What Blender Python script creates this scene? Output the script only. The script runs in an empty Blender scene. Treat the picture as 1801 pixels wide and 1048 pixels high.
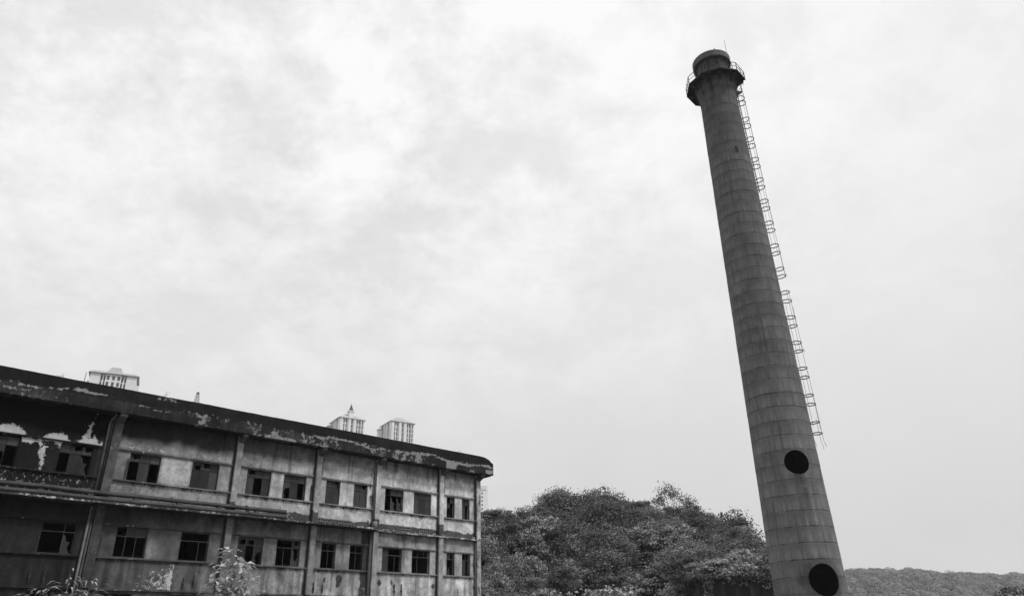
import bpy, bmesh, math, random
import numpy as np
from mathutils import Matrix, Vector

random.seed(7)
rng = np.random.default_rng(7)
scene = bpy.context.scene
COL = scene.collection

# ------------------------------------------------------------------ camera
EYE = 1.6
PITCH, ROLL, AZF = math.radians(25.8), math.radians(-1.5), math.radians(46.8)
Fv = Vector((0, math.cos(PITCH), math.sin(PITCH)))
R0 = Vector((1, 0, 0)); U0 = R0.cross(Fv)
Rv = R0 * math.cos(ROLL) + U0 * math.sin(ROLL)
Uv = U0 * math.cos(ROLL) - R0 * math.sin(ROLL)
cd = bpy.data.cameras.new('camera'); cam = bpy.data.objects.new('camera', cd); COL.objects.link(cam)
cd.sensor_width = 36.0; cd.lens = 1275.0 / 1801.0 * 36.0
cd.clip_start = 0.1; cd.clip_end = 8000
cam.matrix_world = Matrix(((Rv.x, Uv.x, -Fv.x, 0), (Rv.y, Uv.y, -Fv.y, 0), (Rv.z, Uv.z, -Fv.z, EYE), (0, 0, 0, 1)))
scene.camera = cam

# ------------------------------------------------------------------ light
SUN_EL, SUN_AZ = math.radians(52), math.radians(112)          # azimuth clockwise from +Y
sd = bpy.data.lights.new('sun', 'SUN'); sun = bpy.data.objects.new('sun', sd); COL.objects.link(sun)
sd.energy = 2.0; sd.angle = math.radians(7); sd.color = (1, 1, 1)
sdir = Vector((math.sin(SUN_AZ) * math.cos(SUN_EL), math.cos(SUN_AZ) * math.cos(SUN_EL), math.sin(SUN_EL)))
sun.rotation_euler = sdir.to_track_quat('Z', 'Y').to_euler()
sun.location = (40, -20, 90)

world = bpy.data.worlds.new('World'); scene.world = world; world.use_nodes = True
wn = world.node_tree; wn.nodes.clear()
def N(tree, typ, **kw):
    n = tree.nodes.new(typ)
    for k, v in kw.items():
        if k in ('ins',):
            for kk, vv in v.items(): n.inputs[kk].default_value = vv
        else: setattr(n, k, v)
    return n
def mth(tree, op, a, b=None, c=None, clamp=False):
    n = tree.nodes.new('ShaderNodeMath'); n.operation = op; n.use_clamp = clamp
    for i, v in enumerate((a, b, c)):
        if v is None: continue
        if isinstance(v, (int, float)): n.inputs[i].default_value = v
        else: tree.links.new(v, n.inputs[i])
    return n.outputs[0]
def ramp(tree, val, stops, interp='LINEAR'):
    n = tree.nodes.new('ShaderNodeValToRGB'); n.color_ramp.interpolation = interp
    e = n.color_ramp.elements
    while len(e) < len(stops): e.new(0.5)
    for el, (p, v) in zip(e, stops):
        el.position = p; el.color = (v, v, v, 1)
    tree.links.new(val, n.inputs[0]); return n.outputs[0]
def noise(tree, vec, scale, detail=4, rough=0.55, dist=0.0, dim='3D'):
    n = tree.nodes.new('ShaderNodeTexNoise'); n.noise_dimensions = dim
    n.inputs['Scale'].default_value = scale; n.inputs['Detail'].default_value = detail
    n.inputs['Roughness'].default_value = rough; n.inputs['Distortion'].default_value = dist
    if vec is not None: tree.links.new(vec, n.inputs['Vector'])
    return n.outputs['Fac']
def vscale(tree, vec, s):
    n = tree.nodes.new('ShaderNodeVectorMath'); n.operation = 'MULTIPLY'; n.inputs[1].default_value = s
    tree.links.new(vec, n.inputs[0]); return n.outputs[0]
def mixf(tree, fac, a, b):
    n = tree.nodes.new('ShaderNodeMix'); n.data_type = 'FLOAT'
    for i, v in ((0, fac), (2, a), (3, b)):
        if isinstance(v, (int, float)): n.inputs[i].default_value = v
        else: tree.links.new(v, n.inputs[i])
    return n.outputs[0]

wo = N(wn, 'ShaderNodeOutputWorld'); bg = N(wn, 'ShaderNodeBackground'); bg.inputs['Strength'].default_value = 0.1
wn.links.new(bg.outputs[0], wo.inputs[0])
sky = N(wn, 'ShaderNodeTexSky', sky_type='NISHITA', sun_disc=False, sun_elevation=SUN_EL, sun_rotation=SUN_AZ)
bw = N(wn, 'ShaderNodeRGBToBW'); wn.links.new(sky.outputs[0], bw.inputs[0])
tc = N(wn, 'ShaderNodeTexCoord'); sp = N(wn, 'ShaderNodeSeparateXYZ'); wn.links.new(tc.outputs['Generated'], sp.inputs[0])
zc = mth(wn, 'ADD', mth(wn, 'MAXIMUM', sp.outputs[2], 0.0), 0.42)
cb = N(wn, 'ShaderNodeCombineXYZ')
wn.links.new(mth(wn, 'DIVIDE', sp.outputs[0], zc), cb.inputs[0]); wn.links.new(mth(wn, 'DIVIDE', sp.outputs[1], zc), cb.inputs[1])
cb.inputs[2].default_value = 3.7
n1 = noise(wn, cb.outputs[0], 4.6, 9, 0.6, 0.25)
n2 = noise(wn, cb.outputs[0], 15.0, 8, 0.62, 0.2)
n3 = noise(wn, cb.outputs[0], 1.3, 4, 0.5)
# broken high cloud on the left half of the view, plain veil to the right
left = N(wn, 'ShaderNodeMapRange'); left.inputs[1].default_value = 0.42; left.inputs[2].default_value = -0.15
wn.links.new(sp.outputs[0], left.inputs[0])
pat = ramp(wn, mth(wn, 'ADD', n1, mth(wn, 'MULTIPLY', mth(wn, 'SUBTRACT', n2, 0.5), 0.35)), [(0.40, 0.0), (0.52, 0.55), (0.64, 1.0)])
cl = mth(wn, 'ADD', mth(wn, 'MULTIPLY', mth(wn, 'SUBTRACT', pat, 0.45), 0.34), mth(wn, 'MULTIPLY', mth(wn, 'SUBTRACT', n2, 0.5), 0.45))
amt = N(wn, 'ShaderNodeMapRange'); amt.inputs[1].default_value = 0.25; amt.inputs[2].default_value = 0.62
amt.inputs[3].default_value = 0.12; amt.inputs[4].default_value = 1.0
wn.links.new(sp.outputs[2], amt.inputs[0])
cl = mth(wn, 'MULTIPLY', mth(wn, 'MULTIPLY', cl, amt.outputs[0]), mixf(wn, left.outputs[0], 0.35, 1.0))
cl = mth(wn, 'ADD', cl, mth(wn, 'MULTIPLY', mth(wn, 'SUBTRACT', n3, 0.5), 0.20))
basev = ramp(wn, sp.outputs[2], [(0.0, 0.735), (0.12, 0.745), (0.26, 0.785), (0.40, 0.86), (0.52, 0.905), (0.66, 0.965), (0.85, 1.0)])
tot = mth(wn, 'MULTIPLY', mth(wn, 'ADD', basev, mth(wn, 'MULTIPLY', cl, 0.62)), 10.0)
tot = mth(wn, 'MINIMUM', tot, 10.4)
wn.links.new(mixf(wn, 0.94, bw.outputs[0], tot), bg.inputs['Color'])

vs = scene.view_settings
vs.view_transform = 'Standard'; vs.look = 'None'; vs.exposure = 0.0; vs.gamma = 1.0; vs.use_curve_mapping = False
scene.display_settings.display_device = 'sRGB'

# ------------------------------------------------------------------ numpy noise
def _h(ix, iy, seed):
    v = (ix.astype(np.int64) * 374761393 + iy.astype(np.int64) * 668265263 + seed * 974634777) & 0xFFFFFFFF
    v = ((v ^ (v >> 13)) * 1274126177) & 0xFFFFFFFF
    v = v ^ (v >> 16)
    return (v & 0xFFFFFF) / float(0xFFFFFF)
def vn(x, y, seed=0):
    x = np.asarray(x, float); y = np.asarray(y, float)
    ix = np.floor(x); iy = np.floor(y); fx = x - ix; fy = y - iy
    fx = fx * fx * (3 - 2 * fx); fy = fy * fy * (3 - 2 * fy)
    a = _h(ix, iy, seed); b = _h(ix + 1, iy, seed); c = _h(ix, iy + 1, seed); d = _h(ix + 1, iy + 1, seed)
    return (a * (1 - fx) + b * fx) * (1 - fy) + (c * (1 - fx) + d * fx) * fy
def fbm(x, y, seed=0, o=4):
    s = 0; a = 0.5; t = 0
    for i in range(o):
        s = s + a * vn(np.asarray(x) * 2 ** i, np.asarray(y) * 2 ** i, seed + i); t += a; a *= 0.55
    return s / t
def ss(a, b, x):
    t = np.clip((np.asarray(x, float) - a) / (b - a), 0, 1); return t * t * (3 - 2 * t)

# ------------------------------------------------------------------ mesh helpers
class MB:
    def __init__(s): s.v = []; s.f = []
    def box(s, x0, x1, y0, y1, z0, z1):
        b = len(s.v)
        s.v += [(x0, y0, z0), (x1, y0, z0), (x1, y1, z0), (x0, y1, z0), (x0, y0, z1), (x1, y0, z1), (x1, y1, z1), (x0, y1, z1)]
        s.f += [(b, b + 3, b + 2, b + 1), (b + 4, b + 5, b + 6, b + 7), (b, b + 1, b + 5, b + 4), (b + 1, b + 2, b + 6, b + 5), (b + 2, b + 3, b + 7, b + 6), (b + 3, b, b + 4, b + 7)]
        return s
    def poly(s, pts):
        b = len(s.v); s.v += [tuple(p) for p in pts]; s.f.append(tuple(range(b, b + len(pts)))); return s
    def prism(s, pts, d):                                     # planar outline pushed along d
        b = len(s.v); n = len(pts); d = Vector(d)
        s.v += [tuple(p) for p in pts] + [tuple(Vector(p) + d) for p in pts]
        s.f.append(tuple(range(b + n - 1, b - 1, -1))); s.f.append(tuple(range(b + n, b + 2 * n)))
        for i in range(n):
            j = (i + 1) % n; s.f.append((b + i, b + j, b + n + j, b + n + i))
        return s
    def tube(s, pts, r, n=8, close=False, r2=None):
        pts = [Vector(p) for p in pts]; b = len(s.v); m = len(pts)
        for i, p in enumerate(pts):
            a = pts[(i - 1) % m] if (close or i > 0) else p
            c = pts[(i + 1) % m] if (close or i < m - 1) else p
            t = (c - a).normalized()
            up = Vector((0, 0, 1)) if abs(t.z) < 0.9 else Vector((1, 0, 0))
            u = t.cross(up).normalized(); w = u.cross(t)
            rr = r if r2 is None else r + (r2 - r) * i / max(1, m - 1)
            for k in range(n):
                an = 2 * math.pi * k / n
                s.v.append(tuple(p + u * (rr * math.cos(an)) + w * (rr * math.sin(an))))
        for i in range(m if close else m - 1):
            for k in range(n):
                a = b + i * n + k; a2 = b + i * n + (k + 1) % n
                c = b + ((i + 1) % m) * n + k; c2 = b + ((i + 1) % m) * n + (k + 1) % n
                s.f.append((a, a2, c2, c))
        if not close:
            s.f.append(tuple(b + k for k in range(n - 1, -1, -1))); s.f.append(tuple(b + (m - 1) * n + k for k in range(n)))
        return s
    def grid(s, o, u, v, nu, nv):                             # patch from o along u and v
        o = Vector(o); u = Vector(u); v = Vector(v); b = len(s.v)
        for j in range(nv + 1):
            for i in range(nu + 1):
                s.v.append(tuple(o + u * (i / nu) + v * (j / nv)))
        for j in range(nv):
            for i in range(nu):
                a = b + j * (nu + 1) + i
                s.f.append((a, a + 1, a + nu + 2, a + nu + 1))
        return s
    def gbox(s, x0, x1, y0, y1, z0, z1, st=0.12):
        nx = max(1, round((x1 - x0) / st)); nz = max(1, round((z1 - z0) / st)); ny = max(1, round((y1 - y0) / st))
        X = (x1 - x0, 0, 0); Y = (0, y1 - y0, 0); Z = (0, 0, z1 - z0)
        s.grid((x0, y0, z0), X, Z, nx, nz); s.grid((x1, y1, z0), (-X[0], 0, 0), Z, nx, nz)
        s.grid((x1, y0, z0), Y, Z, ny, nz); s.grid((x0, y1, z0), (0, -Y[1], 0), Z, ny, nz)
        s.grid((x0, y0, z1), X, Y, nx, ny); s.grid((x0, y1, z0), X, (0, -Y[1], 0), nx, ny)
        return s
    def build(s, name, mat=None, parent=None, smooth=False, wear=None):
        me = bpy.data.meshes.new(name); me.from_pydata(s.v, [], s.f)
        return link(name, me, mat, parent, smooth, wear)
def link(name, me, mat=None, parent=None, smooth=False, wear=None):
    if mat: me.materials.append(mat)
    if smooth: me.polygons.foreach_set('use_smooth', [True] * len(me.polygons))
    if wear:
        co = np.empty(len(me.vertices) * 3); me.vertices.foreach_get('co', co); co = co.reshape(-1, 3)
        r, g, b = wear(co[:, 0], co[:, 1], co[:, 2])
        a = me.attributes.new('wear', 'FLOAT_COLOR', 'POINT')
        arr = np.ones((len(co), 4)); arr[:, 0] = r; arr[:, 1] = g; arr[:, 2] = b
        a.data.foreach_set('color', arr.ravel())
    me.update()
    o = bpy.data.objects.new(name, me); COL.objects.link(o)
    if parent: o.parent = parent
    return o
def quads(name, V, mat, parent=None, tone=None):              # V: (N,4,3)
    n = len(V); me = bpy.data.meshes.new(name)
    me.vertices.add(n * 4); me.vertices.foreach_set('co', np.ascontiguousarray(V, dtype=np.float32).ravel())
    me.loops.add(n * 4); me.loops.foreach_set('vertex_index', np.arange(n * 4, dtype=np.int32))
    me.polygons.add(n); me.polygons.foreach_set('loop_start', np.arange(0, n * 4, 4, dtype=np.int32))
    if tone is not None:
        a = me.attributes.new('tone', 'FLOAT', 'FACE'); a.data.foreach_set('value', np.ascontiguousarray(tone, dtype=np.float32))
    me.update(calc_edges=True); me.validate()
    return link(name, me, mat, parent)
def empty(name, loc=(0, 0, 0), rz=0.0):
    o = bpy.data.objects.new(name, None); COL.objects.link(o); o.location = loc; o.rotation_euler = (0, 0, rz)
    o.empty_display_size = 0.3; return o
def tag(o, label=None, cat=None, group=None, kind=None):
    if label: o['label'] = label
    if cat: o['category'] = cat
    if group: o['group'] = group
    if kind: o['kind'] = kind
    return o
def copy_tree(o, parent=None):
    c = o.copy(); COL.objects.link(c)
    if parent: c.parent = parent
    for ch in list(o.children): copy_tree(ch, c)
    return c
def at(px, py, dist):                                         # point seen at a photo pixel, dist metres ahead
    d = Fv + Rv * ((px - 900.5) / 1275) - Uv * ((py - 524) / 1275)
    return d * (dist / d.y) + Vector((0, 0, EYE))

# ------------------------------------------------------------------ materials
def new_mat(name):
    m = bpy.data.materials.new(name); m.use_nodes = True; t = m.node_tree
    b = t.nodes['Principled BSDF']; b.inputs['Roughness'].default_value = 0.85
    b.inputs['Specular IOR Level'].default_value = 0.25
    return m, t, b
def set_base(t, b, val):
    t.links.new(val, b.inputs['Base Color'])
def bump(t, b, h, strength=0.4, dist=0.02):
    n = t.nodes.new('ShaderNodeBump'); n.inputs['Strength'].default_value = strength; n.inputs['Distance'].default_value = dist
    t.links.new(h, n.inputs['Height']); t.links.new(n.outputs[0], b.inputs['Normal'])
def simple(name, v, var=0.3, scale=3.0, rough=0.85, spec=0.25):
    m, t, b = new_mat(name); c = t.nodes.new('ShaderNodeTexCoord').outputs['Object']
    n = noise(t, c, scale, 5, 0.6)
    set_base(t, b, ramp(t, n, [(0.25, v * (1 - var)), (0.75, v * (1 + var))]))
    b.inputs['Roughness'].default_value = rough; b.inputs['Specular IOR Level'].default_value = spec
    return m
def weathered(name, streak=0.14, peel_v=0.45, algae_v=0.022, mott=0.47):
    """aged render: base tone from the wear attribute, jagged flaking and algae patches broken up by noise"""
    m, t, b = new_mat(name)
    c = t.nodes.new('ShaderNodeTexCoord').outputs['Object']
    at_ = t.nodes.new('ShaderNodeAttribute'); at_.attribute_name = 'wear'
    s3 = t.nodes.new('ShaderNodeSeparateColor'); t.links.new(at_.outputs['Color'], s3.inputs[0])
    fine = ramp(t, noise(t, c, 2.2, 9, 0.70, 0.3), [(0.28, 0.0), (0.72, 1.0)])
    tiny = noise(t, c, 17, 4, 0.6)
    stk = ramp(t, noise(t, vscale(t, c, (5.5, 3, 0.35)), 1.0, 6, 0.65, 0.2), [(0.28, 0.0), (0.72, 1.0)])
    jag = noise(t, c, 4.6, 9, 0.64, 0.35)
    jag2 = noise(t, vscale(t, c, (1.6, 1.6, 0.8)), 1.7, 8, 0.62, 0.4)
    mot = mth(t, 'ADD', 1 - mott, mth(t, 'MULTIPLY', fine, 2 * mott))
    big = ramp(t, noise(t, c, 0.55, 5, 0.6, 0.5), [(0.3, 0.0), (0.7, 1.0)])
    st = mth(t, 'ADD', 1 - streak * 1.1, mth(t, 'MULTIPLY', mth(t, 'MULTIPLY', stk, mth(t, 'ADD', 0.5, big)), 2.1 * streak))
    st = mth(t, 'MULTIPLY', st, mth(t, 'ADD', 0.66, mth(t, 'MULTIPLY', big, 0.68)))
    gr = mth(t, 'ADD', 0.72, mth(t, 'MULTIPLY', tiny, 0.56))
    base = mth(t, 'MULTIPLY', mth(t, 'MULTIPLY', mth(t, 'MULTIPLY', s3.outputs[0], mot), st), gr)
    al = mth(t, 'MULTIPLY', mth(t, 'SUBTRACT', mth(t, 'ADD', s3.outputs[2], mth(t, 'MULTIPLY', mth(t, 'SUBTRACT', jag2, 0.5), 1.5)), 0.5), 5.0, clamp=True)
    al = mth(t, 'MINIMUM', al, 0.88)
    base = mixf(t, al, base, mth(t, 'MULTIPLY', mot, algae_v))
    pe = mth(t, 'MULTIPLY', mth(t, 'SUBTRACT', mth(t, 'ADD', s3.outputs[1], mth(t, 'ADD', mth(t, 'MULTIPLY', mth(t, 'SUBTRACT', jag, 0.5), 1.9), mth(t, 'MULTIPLY', mth(t, 'SUBTRACT', tiny, 0.5), 0.9))), 0.5), 8.0, clamp=True)
    pv = mth(t, 'MULTIPLY', mth(t, 'ADD', 0.7, mth(t, 'MULTIPLY', fine, 0.6)), peel_v)
    base = mixf(t, pe, base, pv)
    set_base(t, b, base)
    b.inputs['Roughness'].default_value = 0.92
    hh = mth(t, 'ADD', mth(t, 'MULTIPLY', fine, 0.6), mth(t, 'MULTIPLY', pe, -0.5))
    bump(t, b, hh, 0.5, 0.02)
    return m
M_plaster = weathered('weathered_plaster')
M_parapet = weathered('parapet_concrete', 0.4, 0.24, 0.012, 0.45)
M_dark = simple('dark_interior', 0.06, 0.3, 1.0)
M_steel = simple('rusted_steel', 0.035, 0.5, 9.0, 0.7)
M_frame = simple('window_steel', 0.012, 0.4, 9.0, 0.6); M_framel = simple('pale_window_steel', 0.06, 0.5, 6.0, 0.6)
M_pipe = simple('old_pipe', 0.05, 0.6, 2.0, 0.55)
M_lightpipe = simple('pale_pipe', 0.13, 0.5, 2.0, 0.7)
M_roof = simple('roof_bitumen', 0.06, 0.3, 0.5)
M_rubble = simple('rubble', 0.3, 0.4, 5.0)
def glass_mat():
    m, t, b = new_mat('dusty_glass'); c = t.nodes.new('ShaderNodeTexCoord').outputs['Object']
    n = noise(t, c, 1.3, 5, 0.6)
    ri = t.nodes.new('ShaderNodeNewGeometry').outputs['Random Per Island']
    set_base(t, b, mth(t, 'MULTIPLY', ramp(t, n, [(0.3, 0.03), (0.7, 0.055)]), mth(t, 'ADD', 0.55, mth(t, 'MULTIPLY', ri, 0.8))))
    b.inputs['Roughness'].default_value = 0.55; b.inputs['Specular IOR Level'].default_value = 0.12
    return m
M_glass = glass_mat()

# ------------------------------------------------------------------ ground
g = MB(); 
g.grid((-2600, -2600, 0), (5200, 0, 0), (0, 5200, 0), 8, 8)
tag(g.build('ground', simple('weedy_ground', 0.09, 0.4, 0.3)), kind='structure')

# ------------------------------------------------------------------ factory building
# local frame: X along the facade (metres, away from the camera), -Y out of the wall, Z up
NV = Vector((math.cos(AZF), -math.sin(AZF), 0)); TV = Vector((math.sin(AZF), math.cos(AZF), 0))
fac = empty('factory_building', tuple(NV * -42.0), math.pi / 2 - AZF)
tag(fac, 'long derelict three storey factory with stained peeling walls and broken windows', 'factory')
S0, S1, DEP = -2.0, 35.52, 15.0
TOP = [(4.55, 6.1), (7.88, 9.4), (11.2, 12.8), (14.5, 16.04), (17.7, 19.2), (20.02, 21.52), (22.9, 23.92), (24.93, 25.95), (27.32, 28.82), (29.67, 31.17), (32.53, 33.26), (33.92, 34.65)]
LOW = [(4.6, 6.15), (7.93, 9.45), (11.3, 12.82), (14.53, 16.07), (17.7, 19.22), (20.05, 21.56), (22.95, 23.95), (24.93, 25.88), (27.33, 28.86), (29.67, 31.17), (32.58, 33.3), (33.95, 34.7)]
GRD = [(4.6, 6.15), (7.93, 9.45), (11.0, 12.6), (14.5, 15.9), (17.7, 19.2), (20.05, 21.5), (22.95, 23.95), (24.93, 25.88), (28.5, 29.25), (32.58, 33.3)]
HT, HL, HG = (10.09, 11.53), (6.26, 7.73), (2.3, 4.56)
EAVE, CAN, STR = 13.32, 8.76, 4.72
COLS = [3.9, 10.29, 17.0, 22.22, 26.65, 31.93, 35.32]

def wall_wear(s, y, h):
    n1 = fbm(s * 0.7, h * 0.7, 11); n2 = fbm(s * 2.1, h * 2.1, 23); n3 = fbm(s * 3.0, h * 0.4, 31)
    up = (h > CAN)
    r_up = np.interp(s, [0, 9.6, 10.4, 13.0, 17.0, 20, 26, 35], [.008, .009, .16, .22, .27, .36, .47, .52])
    r_lo = np.interp(s, [0, 9.6, 10.4, 14.0, 17.0, 22, 26.2, 26.8, 35], [.010, .018, .06, .095, .145, .20, .22, .30, .36])
    R = np.where(up, r_up, r_lo)
    R = R * (0.72 + 0.56 * n1)
    # band above the lintel line of the top floor: soot plus painted eave shadow, edge uneven
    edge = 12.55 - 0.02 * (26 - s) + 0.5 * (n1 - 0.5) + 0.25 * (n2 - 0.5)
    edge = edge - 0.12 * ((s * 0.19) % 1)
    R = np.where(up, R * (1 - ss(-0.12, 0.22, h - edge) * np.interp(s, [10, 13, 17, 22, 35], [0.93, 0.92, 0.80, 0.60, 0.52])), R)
    # lower storey: canopy shadow painted as a darker strip, lighter spandrel
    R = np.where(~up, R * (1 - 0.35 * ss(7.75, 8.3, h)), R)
    spand = (~up) & (h < 6.22)
    n6 = fbm(s * 5.5, h * 0.45, 37, 4)
    R = np.where(spand, R * (0.55 + 0.35 * n3 + 0.75 * ss(.3, .7, n6)) * np.interp(s, [17, 18, 35], [0.95, 1.25, 1.35]), R)
    R = np.where(spand & (h > 5.2), R * (1 - 0.22 * ss(-0.3, 0.3, h - 5.75 + n1 - 0.5)), R)
    # side of the building
    G = np.zeros_like(R); B = np.zeros_like(R)
    # flaked paint of the black bay
    bay1 = (s < 9.75) & up
    htop = 11.66 + np.interp(s, [4.2, 4.8, 5.3, 5.9, 6.3, 6.5, 6.9, 7.15, 7.4, 7.8, 8.1, 8.25, 8.5, 8.8, 9.05, 9.3, 9.55], [.62, .45, .5, .62, .12, -.1, -.05, .35, .45, .55, .35, .0, .2, .3, .5, .6, .2]) + .3 * (n2 - .5)
    G = np.where(bay1 & (h > 11.62), 1.05 * ss(0.30, -0.35, h - htop + .10), G)
    G = np.where(bay1 & (h > 11.6), np.maximum(G, 0.85 * ss(0.33, 0.0, np.abs(s - (8.95 + 0.20 * (h - 12.1))) + 0.12 * (h - 12.0).clip(0))), G)
    pier = (s > 6.12) & (s < 7.9) & (h < 11.62) & (h > 10.05)
    tri = ss(0.0, 0.5, (h - 11.05)) + 0.85 * ss(0.38, 0.05, np.abs(s - 7.05 - 0.12 * (11.6 - h)) + 0.06 * (11.6 - h))
    tri = tri * (1 - .7 * np.exp(-((s - 7.2) / .13) ** 2) * (h > 11.25)) * (0.75 + 0.25 * np.sin(s * 9)); G = np.where(pier & up, np.clip(tri, 0, 0.98) * (0.55 + 0.75 * n2), G)
    pt = (s > 12.85) & (s < 14.45) & (h < 11.6) & (h > 10.1); R = np.where(pt, .36 * (0.75 + .5 * n1), R)
    pt = (s > 12.85) & (s < 14.5) & (h < 7.75) & (h > 6.24); R = np.where(pt, R * (1 + 1.7 * np.exp(-(((s - 12.9) / .6) ** 2 + ((h - 6.6) / .6) ** 2))), R)
    # flaking elsewhere
    G = np.maximum(G, np.where((s > 10.5) & (s < 16.8) & (h > 11.66) & up, 0.52 * ss(0.75, 0.0, h - 11.66), 0))
    G = np.maximum(G, np.where((s > 12.85) & (s < 14.45) & (h < 11.6) & (h > 10.1), 0.22 + 0.42 * ss(13.6, 14.4, s), 0))
    G = np.maximum(G, np.where((s > 12.0) & (s < 14.45) & (h > 4.75) & (h < 6.1), 0.40 * ss(12.0, 13.6, s) * ss(6.3, 5.3, h) + 0.28 * ss(14.0, 14.35, s) + 0.10, 0))
    G = np.maximum(G, np.where(up & (h < 10) & (s < 21), 0.33, 0))
    G = np.maximum(G, np.where(~up & (h < 5.3) & (s > 17), 0.36, 0))
    G = np.maximum(G, np.where(up & (s > 17) & (s < 22) & (h > 11.6) & (h < 12.4), 0.30, 0))
    # rain runs: narrow dark tongues from ledges and eave
    tong = ss(.60, .72, fbm(s * 3.6, h * 0.22, 131, 4))
    R = R * (1 - 0.55 * tong * np.where(up, ss(9.2, 12.5, h) * .7 + .3, .8))
    # algae along the foot of the top storey, left part also painted pipe-gap shade
    top = 9.18 + 0.30 * (n2 - 0.5) + 0.25 * (n1 - 0.5) + np.where((s > 19.2) & (s < 22.5), 0.12, 0)
    B = np.where(up & (s > 18.9), 1.0 * ss(0.10, -0.12, h - top), B)
    B = np.where(up & (s <= 18.9) & (s > 10), 0.95 * ss(0.08, -0.1, h - (top - 0.1)), B)
    # run-off under sills, sill shade painted as a darker line
    for ws, hs in ((TOP, 9.97), (LOW, 6.19)):
        for a, b in ws:
            m = (s > a - 0.25) & (s < b + 0.25) & (h < hs) & (h > hs - 1.5)
            B = np.where(m, np.maximum(B, 0.40 * ss(1.5, 0.0, hs - h)), B)
            m2 = (s > a - 0.5) & (s < b + 0.5) & (h < hs) & (h > hs - .3)  # line hugging the sill: shade of its underside painted in
            B = np.where(m2, np.maximum(B, 0.62 * ss(.28, 0.0, hs - h)), B)
    # black area left of the lower corner pier, dark patches
    B = np.maximum(B, np.where(~up, 0.95 * ss(0.85, 0.1, np.abs(s - 26.15)) , 0))
    B = np.maximum(B, np.where(~up & (h < 6.2), 0.5 * ss(1.6, 0.2, np.hypot(s - 28.6, (h - 5.7) * 2.0)), 0))
    for cs, ch, cr in ((7.0, 5.55, .12), (27.2, 5.55, .14), (31.5, 5.53, .12), (24.3, 5.7, .2), (23.3, 5.6, .1), (24.25, 5.35, .12)):  # small wall holes, their shade painted as dark discs
        B = np.maximum(B, 1.3 * ss(cr * 1.5, cr * 0.7, np.hypot(s - cs, h - ch)))
    for cs in (5.4, 7.9, 8.5, 15.0, 15.6, 22.6, 23.2, 28.3, 28.9, 33.6, 34.3):
        B = np.maximum(B, np.where(h < 5.5, 0.55 * ss(0.16, 0.03, np.abs(s - cs)), 0))
    # damp around column joints, left bays sooty
    B = np.maximum(B, np.where(up & (s > 25.5) & (s < 26.5), 0.52 * ss(0, .5, s - 25.6), 0))
    B = np.maximum(B, np.where(s > 34.9, 0.45 + 0.2 * n3 * (h < 8.7), 0))
    B = np.maximum(B, np.where(up & (s > 11.0) & (s < 11.35) & (h < 11.6) & (h > 10.0), 0.6, 0))
    return R, G, B

def wall_mesh():
    mb = MB()
    openings = [(a, b, HT[0], HT[1]) for a, b in TOP] + [(a, b, HL[0], HL[1]) for a, b in LOW] + [(a, b, HG[0], HG[1]) for a, b in GRD]
    bs = sorted({S0, S1, *[o[0] for o in openings], *[o[1] for o in openings]})
    bh = sorted({0.0, EAVE + 0.03, CAN, *HT, *HL, *HG})
    def sub(l, st):
        out = []
        for a, b in zip(l[:-1], l[1:]):
            n = max(1, math.ceil((b - a) / st)); out += [a + (b - a) * i / n for i in range(n)]
        return out + [l[-1]]
    xs = sub(bs, 0.13); zs = sub(bh, 0.13)
    idx = {}
    def vid(i, j):
        if (i, j) not in idx: idx[(i, j)] = len(mb.v); mb.v.append((xs[i], 0.0, zs[j]))
        return idx[(i, j)]
    for i in range(len(xs) - 1):
        cx = (xs[i] + xs[i + 1]) / 2
        for j in range(len(zs) - 1):
            cz = (zs[j] + zs[j + 1]) / 2
            if any(a < cx < b and c < cz < d for a, b, c, d in openings): continue
            mb.f.append((vid(i, j), vid(i + 1, j), vid(i + 1, j + 1), vid(i, j + 1)))
    T = 0.3
    for a, b, c, d in openings:
        mb.poly([(a, 0, c), (a, 0, d), (a, T, d), (a, T, c)]); mb.poly([(b, 0, d), (b, 0, c), (b, T, c), (b, T, d)])
        mb.poly([(a, 0, d), (b, 0, d), (b, T, d), (a, T, d)]); mb.poly([(b, 0, c), (a, 0, c), (a, T, c), (b, T, c)])
    # end walls and back wall
    mb.grid((S1, 0, 0), (0, DEP, 0), (0, 0, EAVE), 30, 40); mb.grid((S0, DEP, 0), (0, -DEP, 0), (0, 0, EAVE), 10, 10)
    mb.grid((S1, DEP, 0), (S0 - S1, 0, 0), (0, 0, EAVE), 10, 10)
    return mb
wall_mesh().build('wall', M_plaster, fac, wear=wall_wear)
# inside lining, floors: rooms stay dark because only the windows light them
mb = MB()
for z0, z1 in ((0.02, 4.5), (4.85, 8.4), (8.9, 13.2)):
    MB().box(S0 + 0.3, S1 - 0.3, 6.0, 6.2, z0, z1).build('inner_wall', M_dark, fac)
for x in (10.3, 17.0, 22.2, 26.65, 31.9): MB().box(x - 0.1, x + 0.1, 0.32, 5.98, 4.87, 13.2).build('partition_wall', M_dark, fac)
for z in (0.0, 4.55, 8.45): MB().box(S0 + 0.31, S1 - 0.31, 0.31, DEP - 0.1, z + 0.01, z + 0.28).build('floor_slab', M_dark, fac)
MB().box(S0, S1 - 0.01, 0.31, DEP - 0.05, EAVE - 0.1, EAVE + 0.06).build('roof', M_roof, fac)

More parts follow.
